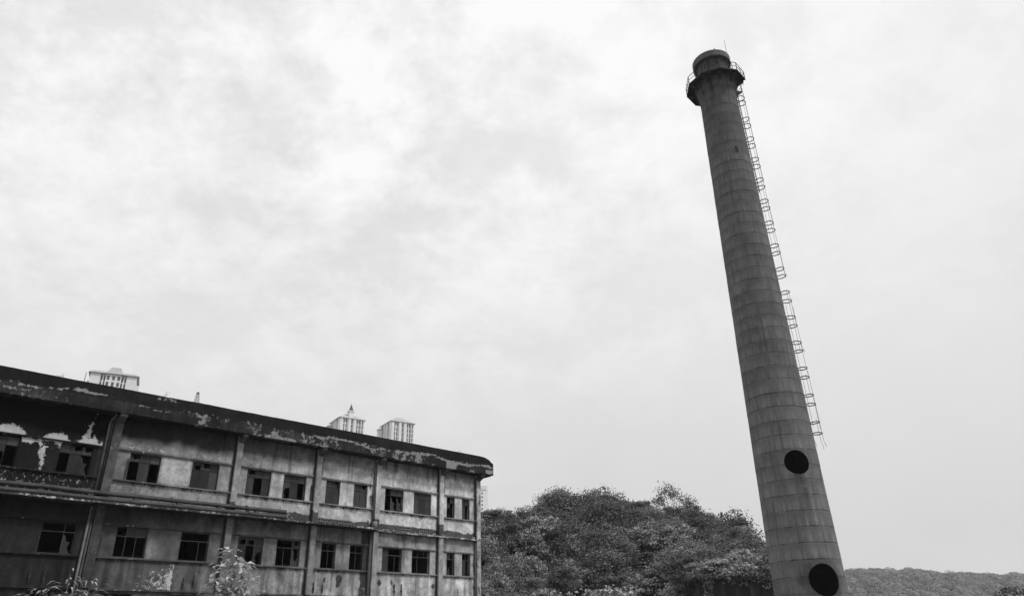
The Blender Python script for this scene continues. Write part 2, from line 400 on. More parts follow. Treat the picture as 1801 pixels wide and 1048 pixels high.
# columns, split where canopy and string course cross them
def col_wear(s, y, h):
    R, G, B = wall_wear(s, y, h)
    n = fbm(s * 1.2 + 3, h * 0.9, 77)
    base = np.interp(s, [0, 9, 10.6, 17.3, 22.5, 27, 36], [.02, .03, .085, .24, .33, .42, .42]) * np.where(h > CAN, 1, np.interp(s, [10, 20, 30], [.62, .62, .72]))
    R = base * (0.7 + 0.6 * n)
    G = np.where(s < 11, 0.22, 0.12) * np.ones_like(h)
    B = np.where((h > CAN) & (h < 9.35 + 0.3 * n) & (s > 15), 0.85, 0.1) + np.where(np.abs(s - 26.65) < 0.4, np.where(h < CAN, 0.15, 0.05), 0)
    B = np.where(s > 35, 0.45, B)
    return R, G, B
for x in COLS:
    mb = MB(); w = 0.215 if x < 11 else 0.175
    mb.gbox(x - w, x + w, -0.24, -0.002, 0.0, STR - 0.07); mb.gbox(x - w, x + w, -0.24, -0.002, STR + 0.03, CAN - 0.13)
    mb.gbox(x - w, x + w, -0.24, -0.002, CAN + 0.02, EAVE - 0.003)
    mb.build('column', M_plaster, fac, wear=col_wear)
    # haunch under the eave
    mb = MB(); mb.prism([(x - w + .03, -0.243, EAVE - 0.42), (x - w + .03, -0.243, EAVE - 0.004), (x - w + .03, -0.82, EAVE - 0.004), (x - w + .03, -0.82, EAVE - 0.14)], (2 * w - .06, 0, 0))
    mb.build('eave_bracket', M_plaster, fac, wear=lambda s, y, h: (np.full_like(s, .09), np.zeros_like(s), np.full_like(s, .3)))
# lintel and sill bands between the columns
for kind, hh, pr in (('lintel_band', 11.62, .10), ('sill_band', 10.03, .13), ('lintel_band', 7.79, .08), ('sill_band', 6.2, .12), ('string_course', STR, .12)):
    xs = [S0] + COLS
    def bw_(s, y, h, hh=hh):
        R, G, B = wall_wear(s, y, np.full_like(h, hh + 0.1)); return np.maximum(R * 0.5, .015 + 0.05 * (s > 10)), np.where(s > 10, .28, .22), np.where(s < 10, 0, .2)
    for a, b in zip(xs[:-1], xs[1:]):
        a2 = a + ((0.22 if a < 11 else 0.18) if a > S0 else 0); b2 = b - (0.22 if b < 11 else 0.18)
        MB().gbox(a2, b2, -pr, -0.003, hh - 0.035, hh + 0.035, 0.25).build(kind, M_plaster, fac, wear=bw_)

# parapet (eave fascia), broken at its far end
PO = 0.9
def parapet_mesh():
    mb = MB(); xs = np.arange(S0, 36.3, 0.1); prof = []
    zs = [EAVE] + list(np.linspace(EAVE + 0.06, 14.55, 12))
    zt = 14.60 + 0.035 * (fbm(xs * 0.5, 0 * xs, 5) - 0.5) + 0.02 * (fbm(xs * 3, 0 * xs, 6) - 0.5)
    brk = np.interp(xs, [S0, 35.2, 35.45, 35.75, 35.95, 36.15, 36.3], [0, 0, .05, .16, .3, .38, .55]) + np.where(xs > 35.2, 0.09 * (fbm(xs * 5, 0 * xs, 8) - 0.5), 0)
    zt = zt - brk
    nz = 13; b = 0
    for i, x in enumerate(xs):
        lip = 0.05 * (fbm(np.array([x * 1.3]), np.array([0.]), 9)[0] - 0.5)
        for k in range(nz):
            z = EAVE + lip * (k == 0) + (zt[i] - EAVE) * k / (nz - 1)
            mb.v.append((x, -PO + 0.02 * (fbm(np.array([x * 2.2]), np.array([z * 2.2]), 14)[0] - 0.5), z))
        mb.v.append((x, -PO + 0.22, zt[i] + 0.0)); mb.v.append((x, -PO + 0.22, EAVE + 0.16)); mb.v.append((x, 0.28, EAVE + 0.16)); mb.v.append((x, 0.28, EAVE))
    m = nz + 4
    for i in range(len(xs) - 1):
        for k in range(m):
            a = i * m + k; a2 = i * m + (k + 1) % m
            mb.f.append((a, a + m, a2 + m, a2))
    mb.f.append(tuple(range(m - 1, -1, -1))); e = (len(xs) - 1) * m; mb.f.append(tuple(range(e, e + m)))
    # return along the end wall
    mb.gbox(S1 + 0.02, 36.18, -PO + 0.3, DEP, EAVE - 0.02, 14.1, 0.4)
    mb.gbox(S0, 36.1, DEP - 0.2, DEP + 0.5, EAVE - 0.02, 14.1, 0.6)
    return mb
def parapet_wear(s, y, h):
    n = fbm(s * 0.8, h * 1.5, 51); n2 = fbm(s * 2.5, h * 3, 57); n4 = fbm(s * 0.35, 0 * s, 63, 3); n5 = fbm(s * 1.6, h * 2.2, 69, 5)
    R = np.full_like(s, .009) * (0.5 + 1.0 * n)
    R = np.where(h < 13.95, R * np.interp(s, [4, 7, 12, 20, 30], [4.2, 2.6, 2.0, 2.6, 2.2]) * (0.5 + n5), R)
    mid = 14.02 + 0.10 * np.sin(s * 0.9) + 0.45 * (n - 0.5) - 0.004 * s
    amp = 0.50 * ss(0.34, 0.52, n4) + 0.40
    G = amp * np.exp(-((h - mid) / 0.09) ** 2)
    G = np.maximum(G, (0.27 + 1.2 * (n5 - 0.45)) * ss(14.25, 13.9, h) * ss(9.5, 14, s))
    G = np.where(s < 8.0, np.maximum(G, (0.30 + 0.5 * (n5 - .4)) * ss(13.92, 13.7, h)), G)
    G = np.where((np.abs(s - 32.2) < 0.42) & (h < 13.83), 0.95, G)
    G = np.where((np.abs(s - 35.8) < 0.32) & (np.abs(h - 13.55) < 0.15), 0.85, G)
    G = np.where((np.abs(s - 12.2) < 0.5) & (h > 14.35), 0.5, G)
    G = np.where((h < 13.5) & (s > 18) & (s < 20.2), 0.75, G)
    G = np.where(y > -PO + 0.12, 0, G)
    return R, G, np.where(h < 13.9, 0.28, 0.1)
parapet_mesh().build('parapet', M_parapet, fac, wear=parapet_wear)

# canopy over the lower storey: wide with pipes on the left part, narrow and broken on the right
def ledge(x0, x1, off, rag, seed):
    mb = MB(); xs = np.arange(x0, x1, 0.08)
    o = off - rag * (fbm(xs * 1.6, 0 * xs, seed) * 0.7 + 0.3 * ss(0.55, 0.7, fbm(xs * 0.8, 0 * xs, seed + 3)))
    zz = 0.05 * (fbm(xs * 0.6, 0 * xs, seed + 5) - 0.5)
    for i, x in enumerate(xs):
        mb.v += [(x, -0.003, CAN - 0.12), (x, -o[i], CAN - 0.11 + zz[i]), (x, -o[i], CAN - 0.01 + zz[i]), (x, -0.003, CAN + 0.015)]
    for i in range(len(xs) - 1):
        for k in range(4):
            a = i * 4 + k; a2 = i * 4 + (k + 1) % 4; mb.f.append((a, a + 4, a2 + 4, a2))
    mb.f.append((3, 2, 1, 0)); e = (len(xs) - 1) * 4; mb.f.append((e, e + 1, e + 2, e + 3))
    return mb
def ledge_wear(s, y, h):
    n = fbm(s * 0.7, 0 * s, 91)
    return np.where(s < 26.6, .055, .10) * (0.6 + 0.8 * n), np.where((y < -0.1) & (h > CAN - 0.17), np.interp(s, [5, 8, 10, 30], [.34, .5, .42, .5]) + 0.35 * (n - 0.5), 0), np.where(s < 26.6, .2, .25)
mb = ledge(S0, 26.5, 0.92, 0.05, 70); mb.build('canopy', M_plaster, fac, wear=ledge_wear)
mb = ledge(26.53, 35.3, 0.40, 0.26, 80); mb.build('broken_canopy', M_plaster, fac, wear=ledge_wear)
mb = MB()
for i in range(46):
    x = random.uniform(26.7, 35.0); r = random.uniform(0.03, 0.09) * (1.6 if random.random() < .12 else 1)
    y0 = random.uniform(-0.28, -0.05)
    pts = [(x + r * math.cos(a) * random.uniform(.6, 1.2), y0 + r * .6 * math.sin(a), CAN + 0.0) for a in (0, 1.3, 2.5, 3.8, 5.1)]
    mb.prism(pts, (random.uniform(-.03, .03), random.uniform(-.02, .02), r * random.uniform(.5, 1.3)))
o = mb.build('rubble', M_rubble); o.location = fac.location; o.rotation_euler = fac.rotation_euler
tag(o, 'pale broken rubble lying along the narrow canopy of the factory', 'rubble', kind='stuff')
# round pier stub at the canopy step
mb = MB(); mb.tube([(26.42, -0.36, CAN + 0.04), (26.42, -0.36, CAN + 0.32), (26.42, -0.34, CAN + 0.45)], 0.16, 12)
mb.build('pipe_stub', simple('stub_concrete', 0.2, .4, 4), fac, smooth=True)
# downpipes
for x, z0, z1, mat in ((9.86, 0, EAVE, M_lightpipe), (10.0, 0, EAVE, M_pipe), (26.40, CAN + .05, EAVE, M_lightpipe), (22.47, 11.7, EAVE, M_lightpipe), (32.2, 11.7, EAVE, M_lightpipe), (26.33, 0, CAN - 0.13, M_pipe), (35.08, 0, EAVE, M_pipe)):
    mb = MB(); y = -0.10; r = 0.06 if z0 < 9 or x == 26.40 else 0.05
    if x < 11: y = -0.13
    if z0 < CAN < z1 - 1:
        mb.tube([(x, y, z0), (x, y, CAN - 0.16)], r, 8)
        mb.tube([(x, y, CAN + 0.03), (x, y, z1 - 0.42), (x + 0.02, y - 0.05, z1 - 0.3), (x + 0.1, y - 0.3, z1 - 0.1), (x + 0.12, y - 0.4, z1 - 0.01)], r, 8)
    elif z1 > CAN:
        mb.tube([(x, y, z0), (x, y, z1 - 0.42), (x + 0.03, y - 0.05, z1 - 0.3), (x + 0.2, y - 0.3, z1 - 0.1), (x + 0.22, y - 0.4, z1 - 0.01)], r, 8)
    else:
        mb.tube([(x, y, z0), (x, y, z1)], 0.1, 10)
    mb.build('downpipe', mat, fac, smooth=True)
for x in (16.765, 21.985, 31.695):  # thin tubes added to draw the dark shade line left of columns
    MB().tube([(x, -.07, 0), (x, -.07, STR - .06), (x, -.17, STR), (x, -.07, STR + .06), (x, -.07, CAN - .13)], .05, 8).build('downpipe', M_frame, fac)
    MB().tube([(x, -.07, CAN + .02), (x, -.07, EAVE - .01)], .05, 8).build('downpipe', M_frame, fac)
# pierced vent blocks at the foot of the top storey
M_vent = simple('vent_concrete', 0.16, .4, 5)
for x in (22.95, 24.4, 29.0, 30.6):
    mb = MB(); w, hh = 0.42, 0.16; zc = CAN + 0.22
    xs = np.linspace(x - w, x + w, 6)
    for q in xs: mb.box(q - 0.018, q + 0.018, -0.05, -0.004, zc - hh + 0.03, zc + hh - 0.03)
    for q in (zc - hh, zc, zc + hh): mb.box(x - w - 0.05, x + w + 0.05, -0.055, -0.003, q - 0.03, q + 0.03)
    f = mb.build('vent_block', M_vent, fac)
    MB().box(x - w, x + w, -0.012, -0.002, zc - hh + .03, zc + hh - .03).build('vent_opening', M_frame, f)
# bent iron stubs low on the wall
for x in (7.9, 8.5, 15.0, 15.55, 22.62, 23.2, 28.35, 28.9):
    mb = MB(); zz = STR + 0.1 + random.uniform(0, .1); hgt = random.uniform(.5, .72)
    mb.tube([(x, -0.06, zz), (x + .01, -0.09, zz + hgt * .3), (x - .01, -0.06, zz + hgt * .6), (x + .01, -0.04, zz + hgt)], 0.03, 6)
    mb.box(x - .05, x + .05, -0.1, -0.003, zz + hgt * .35, zz + hgt * .45)
    mb.build('iron_stub', M_steel, fac)

# windows ------------------------------------------------------------
def window(a, b, z0, z1, state, casement=None):
    ncol = len(state[0]); yf = 0.12
    w = (b - a) / ncol; zt = z0 + (z1 - z0) * 0.70
    mb = MB(); t = 0.02
    e = 0.004
    mb.box(a + e, a + 2 * t, yf - .02, yf + .02, z0 + e, z1 - e); mb.box(b - 2 * t, b - e, yf - .02, yf + .02, z0 + e, z1 - e)
    mb.box(a + 2 * t, b - 2 * t, yf - .02, yf + .02, z0 + e, z0 + 2 * t); mb.box(a + 2 * t, b - 2 * t, yf - .02, yf + .02, z1 - 2 * t, z1 - e)
    mb.box(a + 2 * t, b - 2 * t, yf - .018, yf + .018, zt - t, zt + t)
    for i in range(1, ncol):
        if z0 > 9 or random.random() < .6: mb.box(a + i * w - t * .6, a + i * w + t * .6, yf - .016, yf + .016, z0 + 2 * t, zt - t)
        if z0 > 9 or random.random() < .6: mb.box(a + i * w - t * .8, a + i * w + t * .8, yf - .016, yf + .016, zt + t, z1 - 2 * t)
    fr = mb.build('window', M_frame if z0 > 9 else M_framel, fac)
    pm = MB()
    for row, (y0, y1) in enumerate(((zt, z1), (z0, zt))):
        for i, s in enumerate(state[row]):
            x0, x1 = a + i * w + 0.012, a + (i + 1) * w - 0.012
            ya, yb = y0 + 0.014, y1 - 0.014
            if s == 'g':
                pm.prism([(x0, yf - .003, ya), (x1, yf - .003, ya), (x1, yf - .003, yb), (x0, yf - .003, yb)], (0, 0.006, 0))
            elif s == 'b':
                W_, H_ = x1 - x0, yb - ya; k = random.choice((0, 1, 2))
                if k == 0:   pl = [(0, 0), (.3, 0), (.38, .22), (.2, .35), (.42, .62), (.9, .7), (1, .5), (1, 1), (0, 1)]
                elif k == 1: pl = [(0, 0), (1, 0), (1, .35), (.78, .5), (.6, .28), (.35, .4), (.3, .8), (.12, 1), (0, 1)]
                else:        pl = [(0, 0), (.85, 0), (.55, .3), (.7, .55), (.35, .6), (.18, .85), (0, .9)]
                pm.prism([(x0 + p * W_, yf - .003, ya + q * H_) for p, q in pl], (0, 0.006, 0))
    if pm.f: pm.build('pane', M_glass, fr)
    if casement:
        x1 = b - 2 * t; wd, ang, glz = casement
        c, s_ = math.cos(ang), math.sin(ang); za, zb = z0 + .05, zt - .03
        P = lambda u, z: (x1 + u * c, yf - .03 - u * s_, z)
        cm = MB(); 
        for u0, u1, q0, q1 in ((0, .035, za, zb), (wd - .035, wd, za, zb), (.035, wd - .035, za, za + .035), (.035, wd - .035, zb - .035, zb)):
            cm.prism([P(u0, q0), P(u1, q0), P(u1, q1), P(u0, q1)], (0, .025, 0))
        cs = cm.build('casement', M_frame, fr)
        if glz: MB().prism([P(.03, za + .03), P(wd - .03, za + .03), P(wd - .03, zb - .03), P(.03, zb - .03)], (0, .005, 0)).build('casement_pane', M_glass, cs)
    return fr
topst = ['ggg/gbx', 'gbb/xgb', 'bgg/xgx', 'bbg/ggg', 'bgg/gxg', 'ggg/bgx', 'gb/gg', 'gb/gg', 'xgg/xbb', 'ggg/ggg', 'xg/bx', 'gg/gx']
lowst = ['xxx/xxx', 'xxx/xxb', 'xgg/xxx', 'xxx/xxx', 'bbg/gxb', 'xxb/xxb', 'xx/xx', 'xx/xx', 'gxx/gxx', 'xxx/xxx', 'gx/bx', 'xx/gx']
tcas = {5: (.46, .25, True), 11: (.30, .35, False)}; lcas = {7: (.34, .3, False), 10: (.26, .35, True)}
for i, (a, b) in enumerate(TOP): window(a, b, *HT, topst[i].split('/'), tcas.get(i))
for i, (a, b) in enumerate(LOW): window(a, b, *HL, lowst[i].split('/'), lcas.get(i))
for i, (a, b) in enumerate(GRD): window(a, b, *HG, random.choice(['xxg/xbx', 'xxx/xxx', 'gxb/xgx']).split('/'))

# two old pipes lying on the canopy
def on_fac(o):
    o.location = fac.location; o.rotation_euler = fac.rotation_euler
for nm, zc, y, r, end, lab in (('steam_pipe', CAN + 0.49, -0.30, 0.115, 20.25, 'upper rusty pipe lying along the factory canopy against the wall'),
                               ('steam_pipe', CAN + 0.135, -0.66, 0.115, 20.1, 'lower rusty pipe lying on the outer edge of the factory canopy')):
    mb = MB(); xs = list(np.arange(S0, end, 1.4)) + [end]
    mb.tube([(x, y + 0.03 * (vn(x * .7, 1.0, 3) - .5), zc + 0.05 * (vn(x * .5, 2.0, 4) - .5)) for x in xs], r, 12)
    for x in (5.0, 9.2, 13.6, 17.8): mb.tube([(x - .05, y, zc), (x + .05, y, zc)], r + .03, 12)
    o = mb.build(nm, M_pipe, None, smooth=False); on_fac(o); tag(o, lab, 'pipe', 'old pipes on the factory canopy')
# low block carrying the upper pipe
for x in np.arange(-1.5, 20, 2.2): MB().box(x, x + .25, -0.42, -0.18, CAN + .018, CAN + .37).build('pipe_support', M_dark, fac)

# ------------------------------------------------------------------ chimney
CX, CY = 21.52, 58.0
chim = empty('chimney', (CX, CY, 0)); tag(chim, 'tall tapering concrete factory chimney with round openings and a caged ladder', 'chimney')
CR = lambda z: 2.683 - 0.01776 * z
LIFT = 1.15
def chimney_mat(name='chimney_concrete', top=0.098, drip0=46):
    m, t, b = new_mat(name); c = t.nodes.new('ShaderNodeTexCoord').outputs['Object']
    sx = t.nodes.new('ShaderNodeSeparateXYZ'); t.links.new(c, sx.inputs[0])
    th = mth(t, 'ARCTAN2', sx.outputs[1], sx.outputs[0])
    wob = noise(t, c, 0.9, 3, 0.5)
    zz = mth(t, 'ADD', sx.outputs[2], mth(t, 'MULTIPLY', mth(t, 'SUBTRACT', wob, 0.5), 0.24))
    q = mth(t, 'DIVIDE', zz, LIFT); fl = mth(t, 'FLOOR', q); fr = mth(t, 'FRACT', q)
    d = mth(t, 'MINIMUM', fr, mth(t, 'SUBTRACT', 1.0, fr))
    jn = noise(t, c, 1.1, 4, 0.6)
    joint = mth(t, 'MULTIPLY', ramp(t, d, [(0.0, 1.0), (0.02, 0.8), (0.06, 0.0)]), ramp(t, jn, [(0.40, 0.0), (0.58, 1.0)]))
    wj = t.nodes.new('ShaderNodeTexWhiteNoise'); wj.noise_dimensions = '1D'; t.links.new(mth(t, 'ROUND', q), wj.inputs['W'])
    joint = mth(t, 'MULTIPLY', joint, mth(t, 'ADD', 0.35, mth(t, 'MULTIPLY', wj.outputs[0], 0.75)))
    wn_ = t.nodes.new('ShaderNodeTexWhiteNoise'); wn_.noise_dimensions = '1D'; t.links.new(fl, wn_.inputs['W'])
    cv = t.nodes.new('ShaderNodeCombineXYZ')
    t.links.new(mth(t, 'MULTIPLY', th, 7.0), cv.inputs[0]); t.links.new(mth(t, 'MULTIPLY', sx.outputs[2], 0.14), cv.inputs[1]); t.links.new(mth(t, 'MULTIPLY', wn_.outputs[0], 0.45), cv.inputs[2])
    stk = ramp(t, noise(t, cv.outputs[0], 1.3, 7, 0.68), [(0.28, 0.0), (0.72, 1.0)])
    cv2 = t.nodes.new('ShaderNodeCombineXYZ')
    t.links.new(mth(t, 'MULTIPLY', th, 22.0), cv2.inputs[0]); t.links.new(mth(t, 'MULTIPLY', sx.outputs[2], 0.32), cv2.inputs[1]); t.links.new(mth(t, 'MULTIPLY', wn_.outputs[0], 0.5), cv2.inputs[2])
    stk2 = noise(t, cv2.outputs[0], 1.0, 4, 0.6)
    big = ramp(t, noise(t, c, 0.5, 5, 0.6), [(0.3, 0.0), (0.7, 1.0)]); fine = noise(t, c, 5.0, 6, 0.65)
    base = mth(t, 'MULTIPLY', mth(t, 'ADD', 0.62, mth(t, 'MULTIPLY', stk, 0.76)), mth(t, 'ADD', 0.5, mth(t, 'MULTIPLY', stk2, 1.0)))
    base = mth(t, 'MULTIPLY', base, mth(t, 'ADD', 0.9, mth(t, 'MULTIPLY', wn_.outputs[0], 0.2)))
    base = mth(t, 'MULTIPLY', base, mth(t, 'ADD', 0.76, mth(t, 'MULTIPLY', big, 0.48)))
    base = mth(t, 'MULTIPLY', base, mth(t, 'ADD', 0.7, mth(t, 'MULTIPLY', fine, 0.6)))
    # soot upwards, dark runs under the openings and below the gallery
    zt = t.nodes.new('ShaderNodeMapRange'); zt.inputs[1].default_value = 4; zt.inputs[2].default_value = 52; zt.inputs[3].default_value = 0.158; zt.inputs[4].default_value = top
    t.links.new(sx.outputs[2], zt.inputs[0]); base = mth(t, 'MULTIPLY', base, zt.outputs[0])
    def run(thc, z0, z1, wdt, amt):
        a = mth(t, 'SUBTRACT', 1.0, mth(t, 'DIVIDE', mth(t, 'ABSOLUTE', mth(t, 'SUBTRACT', th, thc)), wdt), clamp=True)
        zr = t.nodes.new('ShaderNodeMapRange'); zr.inputs[1].default_value = z0; zr.inputs[2].default_value = z1; t.links.new(sx.outputs[2], zr.inputs[0])
        lt = mth(t, 'LESS_THAN', sx.outputs[2], z1 + 0.02)
        return mth(t, 'MULTIPLY', mth(t, 'MULTIPLY', mth(t, 'MULTIPLY', a, zr.outputs[0]), lt), mth(t, 'MULTIPLY', ramp(t, stk2, [(0.35, 0.2), (0.62, 1.0)]), amt))
    for args in ((-1.6, 10.0, 13.1, 0.2, 0.95), (-1.68, 11.0, 13.1, 0.34, 0.45), (-1.5, 7.0, 12.0, 0.1, 0.5)):
        base = mth(t, 'MULTIPLY', base, mth(t, 'SUBTRACT', 1.0, run(*args)))
    # damp halo round the lower opening
    dx = mth(t, 'MULTIPLY', mth(t, 'SUBTRACT', th, -1.53), 2.4); dz = mth(t, 'SUBTRACT', sx.outputs[2], 5.55)
    rr = mth(t, 'SQRT', mth(t, 'ADD', mth(t, 'MULTIPLY', dx, dx), mth(t, 'MULTIPLY', dz, dz)))
    halo = mth(t, 'MULTIPLY', ramp(t, mth(t, 'DIVIDE', mth(t, 'ADD', rr, mth(t, 'MULTIPLY', mth(t, 'SUBTRACT', jn, 0.5), 1.6)), 3.0), [(0.42, 0.5), (0.58, 0.0)]), ramp(t, fine, [(0.3, 0.4), (0.6, 1.0)]))
    base = mth(t, 'MULTIPLY', base, mth(t, 'SUBTRACT', 1.0, halo))
    cr = ramp(t, noise(t, cv.outputs[0], 2.6, 3, 0.5), [(0.64, 0.0), (0.72, 0.65)])
    tp = t.nodes.new('ShaderNodeMapRange'); tp.inputs[1].default_value = drip0; tp.inputs[2].default_value = drip0 + 7; t.links.new(sx.outputs[2], tp.inputs[0])
    drip = mth(t, 'MULTIPLY', ramp(t, stk, [(0.42, 0.0), (0.6, 0.8)]), tp.outputs[0])
    base = mth(t, 'MULTIPLY', base, mth(t, 'SUBTRACT', 1.0, drip))
    soft = mth(t, 'MULTIPLY', ramp(t, fr, [(0.0, 0.0), (0.45, 0.0), (0.97, 1.0)]), ramp(t, stk, [(0.35, 0.05), (0.65, 0.34)]))
    base = mth(t, 'MULTIPLY', base, mth(t, 'SUBTRACT', 1.0, soft))
    base = mth(t, 'MULTIPLY', base, mth(t, 'SUBTRACT', 1.0, mth(t, 'MULTIPLY', joint, 0.6)))
    set_base(t, b, base); b.inputs['Roughness'].default_value = 0.9
    bump(t, b, mth(t, 'ADD', mth(t, 'MULTIPLY', fine, 0.4), mth(t, 'MULTIPLY', joint, -1.0)), 0.6, 0.03)
    return m
M_chim = chimney_mat(); M_head = chimney_mat('head_concrete', 0.12, 70)
def lathe(prof, n=96):
    mb = MB()
    for r, z in prof:
        for k in range(n):
            a = 2 * math.pi * k / n; mb.v.append((r * math.cos(a), r * math.sin(a), z))
    m = len(prof)
    for i in range(m):
        for k in range(n):
            a = i * n + k; a2 = i * n + (k + 1) % n; j = (i + 1) % m
            mb.f.append((a, a2, j * n + (k + 1) % n, j * n + k))
    return mb
prof = []
for i in range(0, 46):
    z = i * LIFT; j = random.uniform(-0.008, 0.008)
    if z + LIFT > 51.4: break
    prof += [(CR(z) + j - 0.012, z + 0.02), (CR(z) + j, z + 0.06), (CR(z + LIFT) + j, z + LIFT - 0.05), (CR(z + LIFT) + j - 0.012, z + LIFT - 0.02)]
ztop = prof[-1][1] + 0.05
prof += [(CR(ztop) + .0, ztop), (CR(52) + .05, ztop + .7), (CR(52) + .22, 52.35), (CR(52) + .42, 52.86)]
nout = len(prof); prof += [(1.56, 52.87), (1.54, 55.64), (1.30, 55.64), (1.30, 50.0), (2.32, 14.6), (2.56, 0.02)]
shaft = lathe(prof).build('shaft', M_chim, chim, smooth=False); shaft.data.materials.append(simple('flue_soot', .02, .3, 1))
for pl in shaft.data.polygons:
    if pl.index // 96 in range(nout + 1, len(prof) - 1): pl.material_index = 1
bm = bmesh.new(); bm.from_mesh(shaft.data); bmesh.ops.recalc_face_normals(bm, faces=bm.faces); bm.to_mesh(shaft.data); bm.free()
def bore(rad, z, thd, inside=None):
    mb = MB(); th = math.radians(thd); d = Vector((math.cos(th), math.sin(th), 0)); 
    mb.tube([d * 1.2 + Vector((0, 0, z)), d * 4 + Vector((0, 0, z))], rad, 48)
    o = mb.build('cutter'); bm = bmesh.new(); bm.from_mesh(o.data); bmesh.ops.recalc_face_normals(bm, faces=bm.faces); bm.to_mesh(o.data); bm.free(); return o
cut = [bore(0.94, 13.93, -91.5), bore(1.12, 5.5, -84.5)]
for c_ in cut:
    c_.parent = chim
    md = shaft.modifiers.new('cut', 'BOOLEAN'); md.operation = 'DIFFERENCE'; md.solver = 'EXACT'; md.object = c_
bpy.context.view_layer.update()
dg = bpy.context.evaluated_depsgraph_get()
me = bpy.data.meshes.new_from_object(shaft.evaluated_get(dg)); shaft.modifiers.clear(); shaft.data = me
for c_ in cut: bpy.data.objects.remove(c_)
# sheet-metal collars of the openings
for rad, z, thd in ((0.94, 13.93, -91.5), (1.12, 5.5, -84.5)):
    th = math.radians(thd); d = Vector((math.cos(th), math.sin(th), 0)); u = Vector((-d.y, d.x, 0))
    pts = []
    for k in range(48):
        a = 2 * math.pi * k / 48; uu = rad * math.cos(a); r = CR(z + rad * math.sin(a)) - 0.03
        pts.append(d * math.sqrt(r * r - uu * uu) + u * uu + Vector((0, 0, z + rad * math.sin(a))))
    MB().tube(pts, 0.025, 6, close=True).build('opening_rim', M_steel, chim)
    pts = [d * 1.25 + u * (rad * .995 * math.cos(2 * math.pi * k / 40)) + Vector((0, 0, z + rad * .995 * math.sin(2 * math.pi * k / 40))) for k in range(40)]
# head ring
MB_ = lathe([(1.88, 55.645), (1.92, 55.72), (1.92, 56.36), (1.87, 56.42), (1.30, 56.42), (1.30, 55.645)]); MB_.build('head_ring', M_head, chim)
# rain cap level inside is open; gallery
NG = 10; rot = math.radians(-95)
def octo(r, z): return [(r * math.cos(rot + 2 * math.pi * k / NG), r * math.sin(rot + 2 * math.pi * k / NG), z) for k in range(NG)]
M_brk = simple('bracket_concrete', 0.04, .4, 2.0)
mb = MB(); seg_skip = {4}                                      # hatch bay beside the ladder
inner = octo(1.58, 52.9); outer = octo(2.98, 52.9)
for k in range(NG):
    j = (k + 1) % NG
    if k == 2:
        i2 = [Vector(inner[k]).lerp(Vector(outer[k]), .55), Vector(inner[j]).lerp(Vector(outer[j]), .55)]
        mb.prism([inner[k], tuple(i2[0]), tuple(i2[1]), inner[j]], (0, 0, .14))
    else:
        mb.prism([inner[k], outer[k], outer[j], inner[j]], (0, 0, .14))
mb.build('gallery', simple('gallery_concrete', 0.022, .4, 2.0), chim)
for k in range(NG):
    mb = MB(); a = rot + 2 * math.pi * k / NG; c, s = math.cos(a), math.sin(a); uu = Vector((-s, c, 0)) * .09
    p = [Vector((1.72 * c, 1.72 * s, 52.2)), Vector((2.75 * c, 2.75 * s, 52.72)), Vector((2.75 * c, 2.75 * s, 52.895)), Vector((1.72 * c, 1.72 * s, 52.895))]
    mb.prism([tuple(q - uu) for q in p], tuple(uu * 2)); mb.build('gallery_bracket', M_brk, chim)
mb = MB(); rail = octo(2.93, 53.95); rail2 = octo(2.93, 53.5)
mb.tube(rail, 0.036, 6, close=True); mb.tube(rail2, 0.026, 6, close=True)
for k in range(NG):
    p = Vector(octo(2.93, 53.04)[k]); q = Vector(rail[k]); mb.tube([p, q], 0.036, 6)
    p2 = (p + Vector(octo(2.93, 53.04)[(k + 1) % NG])) / 2; q2 = (q + Vector(rail[(k + 1) % NG])) / 2
    mb.tube([p2, q2], 0.026, 6)
mb.build('guard_rail', M_steel, chim)
MB().tube([(1.75, -0.2, 56.0), (1.76, -0.2, 59.3)], 0.018, 6).build('lightning_rod', M_steel, chim)
MB().tube([(-.1, -1.88, 56.42), (-.1, -1.88, 56.52)], 0.05, 6).build('rod_socket', M_steel, chim)
# ladder with safety hoops
LTH = math.radians(-6); ld = Vector((math.cos(LTH), math.sin(LTH), 0)); lu = Vector((-ld.y, ld.x, 0))
lad = empty('ladder', (0, 0, 0)); lad.parent = chim
def lp(u, o, z): return ld * (CR(z) + o) + lu * u + Vector((0, 0, z))
for u in (-0.22, 0.22): MB().tube([lp(u, 0.16, z) for z in np.arange(39.8, 53.2, 1.9)] + [lp(u, .16, 53.6)], 0.03, 6).build('stringer', M_steel, lad)
rung = None
for z in np.arange(16.6, 53.2, 0.37):
    if rung is None: rung = MB().tube([-lu * .22, lu * .22], .014, 5).build('rung', M_steel, lad); r_ = rung
    else: r_ = rung.copy(); COL.objects.link(r_)
    r_.location = lp(0, .16 if z > 39.7 else .05, z)
tie = None
for z in np.arange(40, 53, 2.3):
    for u in (-.22, .22):
        if tie is None: tie = MB().tube([-ld * .18, ld * 0], .02, 5).build('wall_tie', M_steel, lad); r_ = tie
        else: r_ = tie.copy(); COL.objects.link(r_)
        r_.location = lp(u, .16, z)
hoops = [51.33, 50.67, 48.6, 47.78, 46.16, 45.33, 43.69, 42.88, 41.29, 40.44, 38.9, 38.07, 36.51, 35.71, 34.08, 33.28, 31.67, 30.92, 29.33, 28.49, 26.92, 26.08, 24.54, 23.76, 22.21, 21.41, 19.84, 19.08, 17.54, 16.64]
for z in hoops:
    mb = MB(); pts = []; tl = random.uniform(-.05, .05)
    for k in range(20):
        a = 2 * math.pi * k / 20
        pts.append(lp(0.39 * math.sin(a), 0.44 - 0.39 * math.cos(a), z + tl * math.cos(a) + random.uniform(-.012, .012)))
    mb.tube(pts, 0.042, 6, close=True); mb.build('hoop', M_steel, lad)
